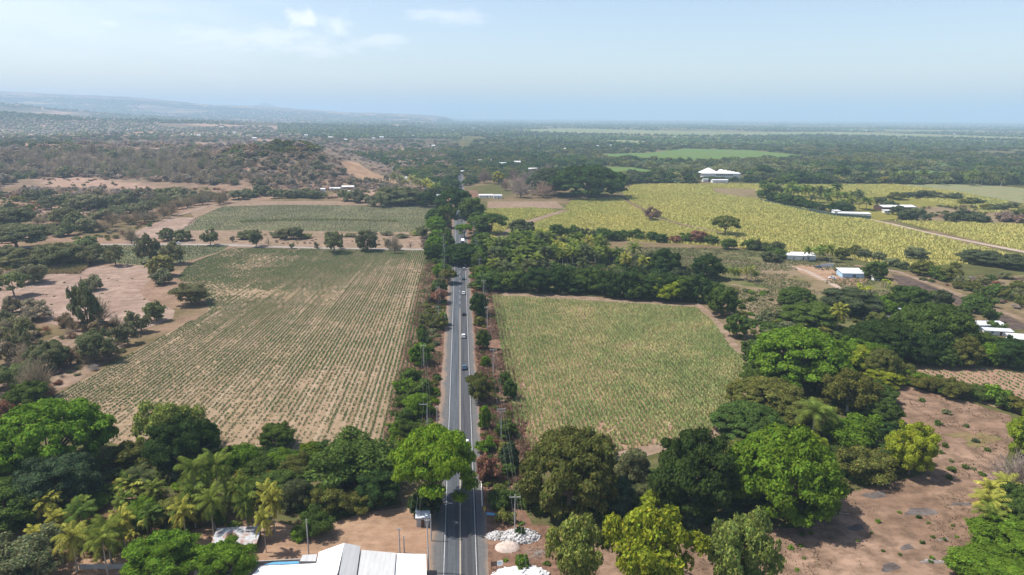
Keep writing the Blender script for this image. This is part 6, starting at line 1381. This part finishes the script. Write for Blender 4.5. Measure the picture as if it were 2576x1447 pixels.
# farm buildings
e = shed(2146, 700, 13, 9, 3.0, "pale blue house with broad white roof beside the parked pickup", wall=M_WALLB, slope=1.3, rot=-.12, wins=1)
shed(2015, 655, 19, 8, 3.2, "white roofed farmhouse half hidden by palms in the cane", slope=.9, rot=-.2)
shed(2205, 706, 3.5, 2.5, 2.2, "tiny white hut right of the pale blue house", slope=.2, wins=0, name='hut', cat='hut')
shed(2488, 834, 15, 5, 3, "long white roofed shed right of the large domed trees", slope=.4, rot=-.08, wins=3); shed(2512, 845, 11, 3, 2.2, "lower pale blue roofed shed in front of the long white roof", roof=M_TIN, slope=.4, rot=-.25, wins=2)
shed(2568, 868, 8, 5, 2.6, "white roofed shed cut by the right frame edge", slope=.8, rot=-.3); shed(2282, 790, 8, 5, 2.6, "pale blue roofed hut in the gardens", roof=M_TIN, slope=.4)
shed(2320, 772, 6, 4, 2.2, "grey roofed shelter below the burnt field", roof=M_GREYROOF, slope=.2, wins=0, name='shelter', cat='shed')
shed(2150, 546, 30, 9, 3.4, "long white roofed shed behind the dark net fence", slope=.4, rot=-.22, wins=3); shed(2106, 543, 6, 6, 5, "small white gate tower at the net fence", slope=.1, wins=1, name='gate_tower', cat='tower')
shed(2263, 532, 36, 18, 4.5, "wide white roofed house in the palm compound", wall=M_BROWN, slope=1.2, gab=True, wins=5); shed(2233, 536, 7, 5, 2.5, "small white roofed outbuilding beside the compound house", slope=.3)
shed(1640, 456, 20, 8, 4, "small white roof at the far edge of the yellow cane", slope=1, gab=True); shed(1812, 460, 24, 8, 4, "flat white roof below the big white barn", slope=.8, gab=True); shed(1775, 458, 8, 6, 4, "grey roofed shed left of the flat white roof", roof=M_GREYROOF, slope=.8, gab=True)
shed(880, 492, 17, 9, 4, "broad white roofed house at the foot of the scarred hill", wins=4, slope=1.5, gab=True); shed(875, 478, 15, 8, 4, "white roofed house standing behind the broad white house", slope=1.2, gab=True); shed(842, 480, 13, 6, 3, "long white roofed shed left of the two white houses", slope=.6)
shed(812, 486, 5, 5, 5, "narrow white house front left of the long white shed", wins=1, slope=.6); shed(745, 494, 18, 8, 3.5, "low grey roofed house among dark trees at left", roof=M_GREYROOF, slope=.8, gab=True); shed(625, 496, 14, 8, 3.5, "small grey roofed house at the left end of the hamlet", roof=M_GREYROOF, slope=.8, gab=True)
shed(1222, 498, 16, 8, 3, "white roofed house right of the far road", slope=1., gab=True, wins=4); shed(1252, 500, 10, 8, 3.5, "small house beside the white roofed house by the far road", slope=.8, roof=M_GREYROOF)
shed(1098, 470, 14, 8, 5, "beige house with pale roof left of the far road", roof=M_TIN, slope=1., gab=True); shed(1094, 503, 14, 8, 5, "pale two storey house behind the roadside palms", wall=M_CONC, roof=M_TIN, slope=1, gab=True, wins=3); shed(1080, 482, 12, 7, 4, "grey roofed house beside the beige house", roof=M_GREYROOF, gab=True, slope=1)
shed(1140, 441, 16, 8, 5, "white roofed house left of the farthest road stretch", slope=.8, gab=True); shed(1176, 437, 22, 8, 4, "long white roof right of the farthest road stretch", slope=.8, gab=True); shed(1188, 445, 14, 8, 4, "white roofed house right beside the road end", slope=.8, gab=True)
shed(360, 491, 9, 6, 3, "tiny white roof among dry trees at left", slope=.6); shed(1220, 411, 26, 12, 6, "white roofed house on the rise beyond the road end", slope=1.2, gab=True)
# big barn with stepped white roof
p = G(1806, 448); e = rootat('barn', p.x, p.y, "large white barn with stepped gable roof beyond the yellow cane", 'barn', None, -.05)
link('wall', MB().box(-23, 37, 0, 22, 0, 7.0).mesh('barn_wall', M_WALLW), e)
mb = MB().add([(-26, -1, 7.3), (4, -1, 7.3), (4, 26, 7.3), (-26, 26, 7.3), (-11, 14, 15.2), (-11, 20, 15.2)], [(0, 1, 4), (1, 2, 5, 4), (2, 3, 5), (3, 0, 4, 5), (3, 2, 1, 0)])
link('roof', mb.mesh('barn_roof', M_WHITE), e)
for i in range(5):
    x = 4.2+i*6.6; zt = 13.4-i*1.2
    link('roof_step', MB().add([(x, -1, 7.2), (x+6.4, -1, 7.2), (x+6.4, 24, 7.2), (x, 24, 7.2), (x+.6, 11, zt), (x+5.8, 11, zt)], [(0, 1, 5, 4), (1, 2, 5), (2, 3, 4, 5), (3, 0, 4), (3, 2, 1, 0)]).mesh('barn_roof_step', M_WHITE), e)
for i in range(9): x = -2+i*3.1; link('window', MB().box(x-.9, x+.9, -.04, .02, 3.6, 6.4).mesh('barn_window', M_DARK), e)
# scattered far roofs
random.seed(5)
farroofs = [(485, 343), (500, 345), (590, 337), (770, 344), (832, 350), (940, 352), (960, 349), (870, 356), (1040, 345), (1120, 344), (1140, 330), (1030, 336), (1090, 372), (640, 352), (560, 322), (1208, 316), (1250, 345), (1290, 352), (1360, 372), (1420, 380), (1500, 373), (1540, 371), (1578, 380), (1720, 370), (1265, 420), (1300, 416), (1340, 435), (1010, 460), (2080, 435), (2112, 438), (1700, 347), (2180, 330), (2400, 338), (2470, 336), (240, 305), (430, 292), (700, 300), (860, 306), (1000, 318), (1060, 330), (1190, 325), (1550, 303.5)]
farroofs.sort(); zc = {}
for i, (x, y) in enumerate(farroofs):
    zn = 'in the left hills' if x < 700 else 'in the woods around the far road' if x < 1300 else 'in the plain on the right'; zc[zn] = zc.get(zn, 0)+1
    q = G(x, y); sc = max(1., q.y/4200.); w = random.uniform(9, 16)*sc
    e = rootat('far_house', q.x, q.y, f"{ORD[min(19, zc[zn]-1)]} from the left of the tiny pale roofs {zn}", 'house', f"far buildings in the {'left hills' if x < 700 else 'middle woods' if x < 1300 else 'right plain'}")
    h = 4.5*sc; link('wall', MB().box(-w/2, w/2, 0, w*.4, 0, h+2).mesh('far_wall', M_WALLW), e); link('roof', gable(MB(), -w/2, w/2, 0, w*.4, h+2.1, h+4, 'x', .3, .5).mesh('far_roof', random.choice([M_WHITE, M_WHITE, M_TIN, M_ORANGE if i in (0,) else M_WHITE])), e)
# radio mast
p = G(1166, 342)
for xd, yd, yt in ((1166, 352, 304), (1183, 345, 312)):
    p = G(xd, yd); H = max(20, (yd-yt)/FPX*proj(p.x, p.y, 0)[2]); e = rootat('radio_mast', p.x, p.y, "red and white lattice mast %s the far road" % ("standing over" if xd == 1166 else "just right of"), 'mast', 'radio masts')
    for k, M in ((0, M_WALLW), (1, M_ORANGE)):
        mb = MB()
        for i in range(7):
            if i % 2 == k: z0, z1 = H*i/7, H*(i+1)/7; w0 = 2.6*(1-i/9); mb.box(-w0/2, -w0/2+.5, -.3, .3, z0, z1).box(w0/2-.5, w0/2, -.3, .3, z0, z1).box(-w0/2, w0/2, -.29, .29, z1-.4, z1-.01)
        link('lattice', mb.mesh('mast_lattice', M), e)
# rubble heaps
def heap(xd, yd, rx, ry, h, M, label, seed, n=90, rs=(.15, .5), name='rubble_heap'):
    p = G(xd, yd); rng = np.random.default_rng(seed); vi, fi = ICO1; Vs = []; Fs = []; nn = 0
    g = 26; V = []; 
    for j in range(g):
        for i in range(g):
            x, y = (i/(g-1)*2-1), (j/(g-1)*2-1); r = math.hypot(x, y); z = max(0, 1-r*r)**.8*h*(.6+.8*float(fbm(np.array([x*rx+9]), np.array([y*ry+seed]), 1.6, seed)))-(.1 if r >= .98 else 0); V.append((x*rx, y*ry, z))
    a = [(j*g+i, j*g+i+1, (j+1)*g+i+1, (j+1)*g+i) for j in range(g-1) for i in range(g-1)]
    V = np.array(V); F4 = np.array(a); nn = len(V); Vs = [V]
    for i in range(n):
        th = rng.uniform(0, 6.28); r = rng.random()**.5*1.05; x, y = r*math.cos(th), r*math.sin(th); z = max(0, 1-r*r)**.8*h*.9; s = rng.uniform(*rs)
        Vs.append(vi*(1+.5*(rng.random((len(vi), 1))-.5))*s*np.array([1, 1, .7])+[x*rx, y*ry, z+.05]); Fs.append(fi+nn); nn += len(vi)
    me = npmesh(name, np.concatenate(Vs), [F4, np.concatenate(Fs)], None, [M]); o = link(name, me, None, (p.x, p.y, .05), label, 'rubble heap')
heap(1252, 1350, 2.8, 1.6, 1.0, M_ROCK, "white rock heap nearest the shoulder above the pinkish gravel", 1, 140, (.12, .4)); heap(1308, 1352, 4.6, 2.8, 1.7, M_ROCK, "larger white rock heap around the small dark shrub", 2, 260, (.12, .42))
heap(1276, 1378, 2.9, 2.2, 1.1, M_ROCKP, "smooth pinkish gravel heap below the white rock heaps", 3, 25, (.06, .15), 'gravel_heap'); heap(1310, 1450, 6.2, 3.0, 1.8, M_WHITE, "bright white lime heap cut by the bottom edge", 4, 60, (.12, .4), 'lime_heap')
# cut branches
mb = MB(); rng = random.Random(4)
for i in range(60): a = rng.uniform(0, 6.28); r = rng.uniform(0, 2.2); x, y = r*math.cos(a)*1.5, r*math.sin(a); b_ = rng.uniform(-.5, .9); l = rng.uniform(.5, 1.6); mb.tube([(x, y, .1+rng.random()*.3), (x+math.cos(b_)*l, y+math.sin(b_)*l, .05+rng.random()*.5)], .03, 4)
p = G(1345, 1395); link('branch_pile', mb.mesh('branch_pile', M_BARKP), None, (p.x, p.y, .06), "pile of pale cut branches right of the gravel heap", 'branch pile')
p = G(2010, 1300); mb = MB(); mb.tube([(0, 0, .3), (6, 2.0, .25), (13, 0, .15)], [.14, .1, .04], 6); mb.tube([(6, 2, .25), (9, 3.5, .2)], .05, 5); mb.tube([(8, 1.6, .2), (11, 2.6, .2)], .04, 5)
link('fallen_branch', mb.mesh('fallen_branch', M_BARKP), None, (p.x, p.y, .05), "long pale fallen branch on the pasture beside the bright dome", 'fallen branch')
# sign boards
p = G(1250, 1432); e = rootat('sign_board', p.x, p.y, "double brown and white sign board on posts by the right shoulder", 'sign', None, .1)
for x in (-1.2, 0, 1.2): link('post', MB().box(x-.05, x+.05, .03, .13, 0, 1.7).mesh('sign_post', M_BROWN), e)
link('brown_panel', MB().box(-1.3, -.03, -.03, .03, .8, 2.0).mesh('brown_panel', M_BROWN), e); w = link('white_panel', MB().box(.03, 1.3, -.03, .03, .8, 2.0).mesh('white_panel', M_WALLW), e)
link('lettering', MB().box(.15, 1.1, -.04, -.031, 1.62, 1.74).box(.3, .95, -.04, -.031, 1.38, 1.48).box(.25, 1.05, -.04, -.031, 1.14, 1.22).mesh('faded_lettering', M_BLUE), w)
p = G(1239, 1296); link('blue_board', MB().box(-1.5, 1.5, -.35, .35, .10, .22).box(-1.4, -1.1, -.2, .2, .22, .26).box(1.1, 1.4, -.2, .2, .22, .26).mesh('blue_board', M_BLUE), None, (p.x, p.y, .15), "long blue board lying on the ground beside the right shoulder", 'board').rotation_euler = (R(25), 0, R(-12))
p = G(1219, 1292); e = rootat('marker_sign', p.x, p.y, "small yellow and orange marker sign at the end of the pale roadside wall", 'sign')
link('post', MB().box(-.05, .05, 0, .08, 0, 1.1).mesh('marker_post', M_POLE), e); link('panel', MB().box(-.25, .25, -.04, -.002, .9, 1.9).mesh('marker_panel', plain('yellow_sign_paint', (.65, .42, .02), .5, .05)), e)
p = G(1175, 1120); e = rootat('hand_cart', p.x, p.y, "small white boxed cart on the right lane showing just above the bright spreading tree", 'cart', None, 0, .2)
link('box', MB().box(-.45, .45, -.7, .7, .5, 1.35).mesh('cart_box', M_WHITE), e); v, f = tube([(-.05, 0, 0), (.05, 0, 0)], .3, 10)
for sx in (-.5, .5): link('wheel', MB().add(v.tolist(), f.tolist()+[list(range(10)), list(range(19, 9, -1))]).mesh('cart_wheel', M_TYRE), e, (sx, 0, .3))
link('handle', MB().tube([(0, -.7, .9), (0, -1.4, 1.0)], .03, 5).mesh('cart_handle', M_POLE), e)
# --- the air: one even haze round everything, sky outside
me = bpy.data.meshes.new("haze"); x0, x1, y0, y1, z0, z1 = -33500, 33500, -400, 33500, -2, 520
me.from_pydata([(x0, y0, z0), (x1, y0, z0), (x1, y1, z0), (x0, y1, z0), (x0, y0, z1), (x1, y0, z1), (x1, y1, z1), (x0, y1, z1)], [], [(0, 3, 2, 1), (4, 5, 6, 7), (0, 1, 5, 4), (1, 2, 6, 5), (2, 3, 7, 6), (3, 0, 4, 7)])
hm = bpy.data.materials.new("haze"); hm.use_nodes = True; hm.node_tree.nodes.clear(); ho = hm.node_tree.nodes.new("ShaderNodeOutputMaterial"); pv = hm.node_tree.nodes.new("ShaderNodeVolumePrincipled")
pv.inputs['Color'].default_value = (.54, .74, .92, 1); pv.inputs['Density'].default_value = HAZE; pv.inputs['Anisotropy'].default_value = .0
hm.node_tree.links.new(pv.outputs[0], ho.inputs['Volume']); me.materials.append(hm); link("haze", me, kind='stuff')
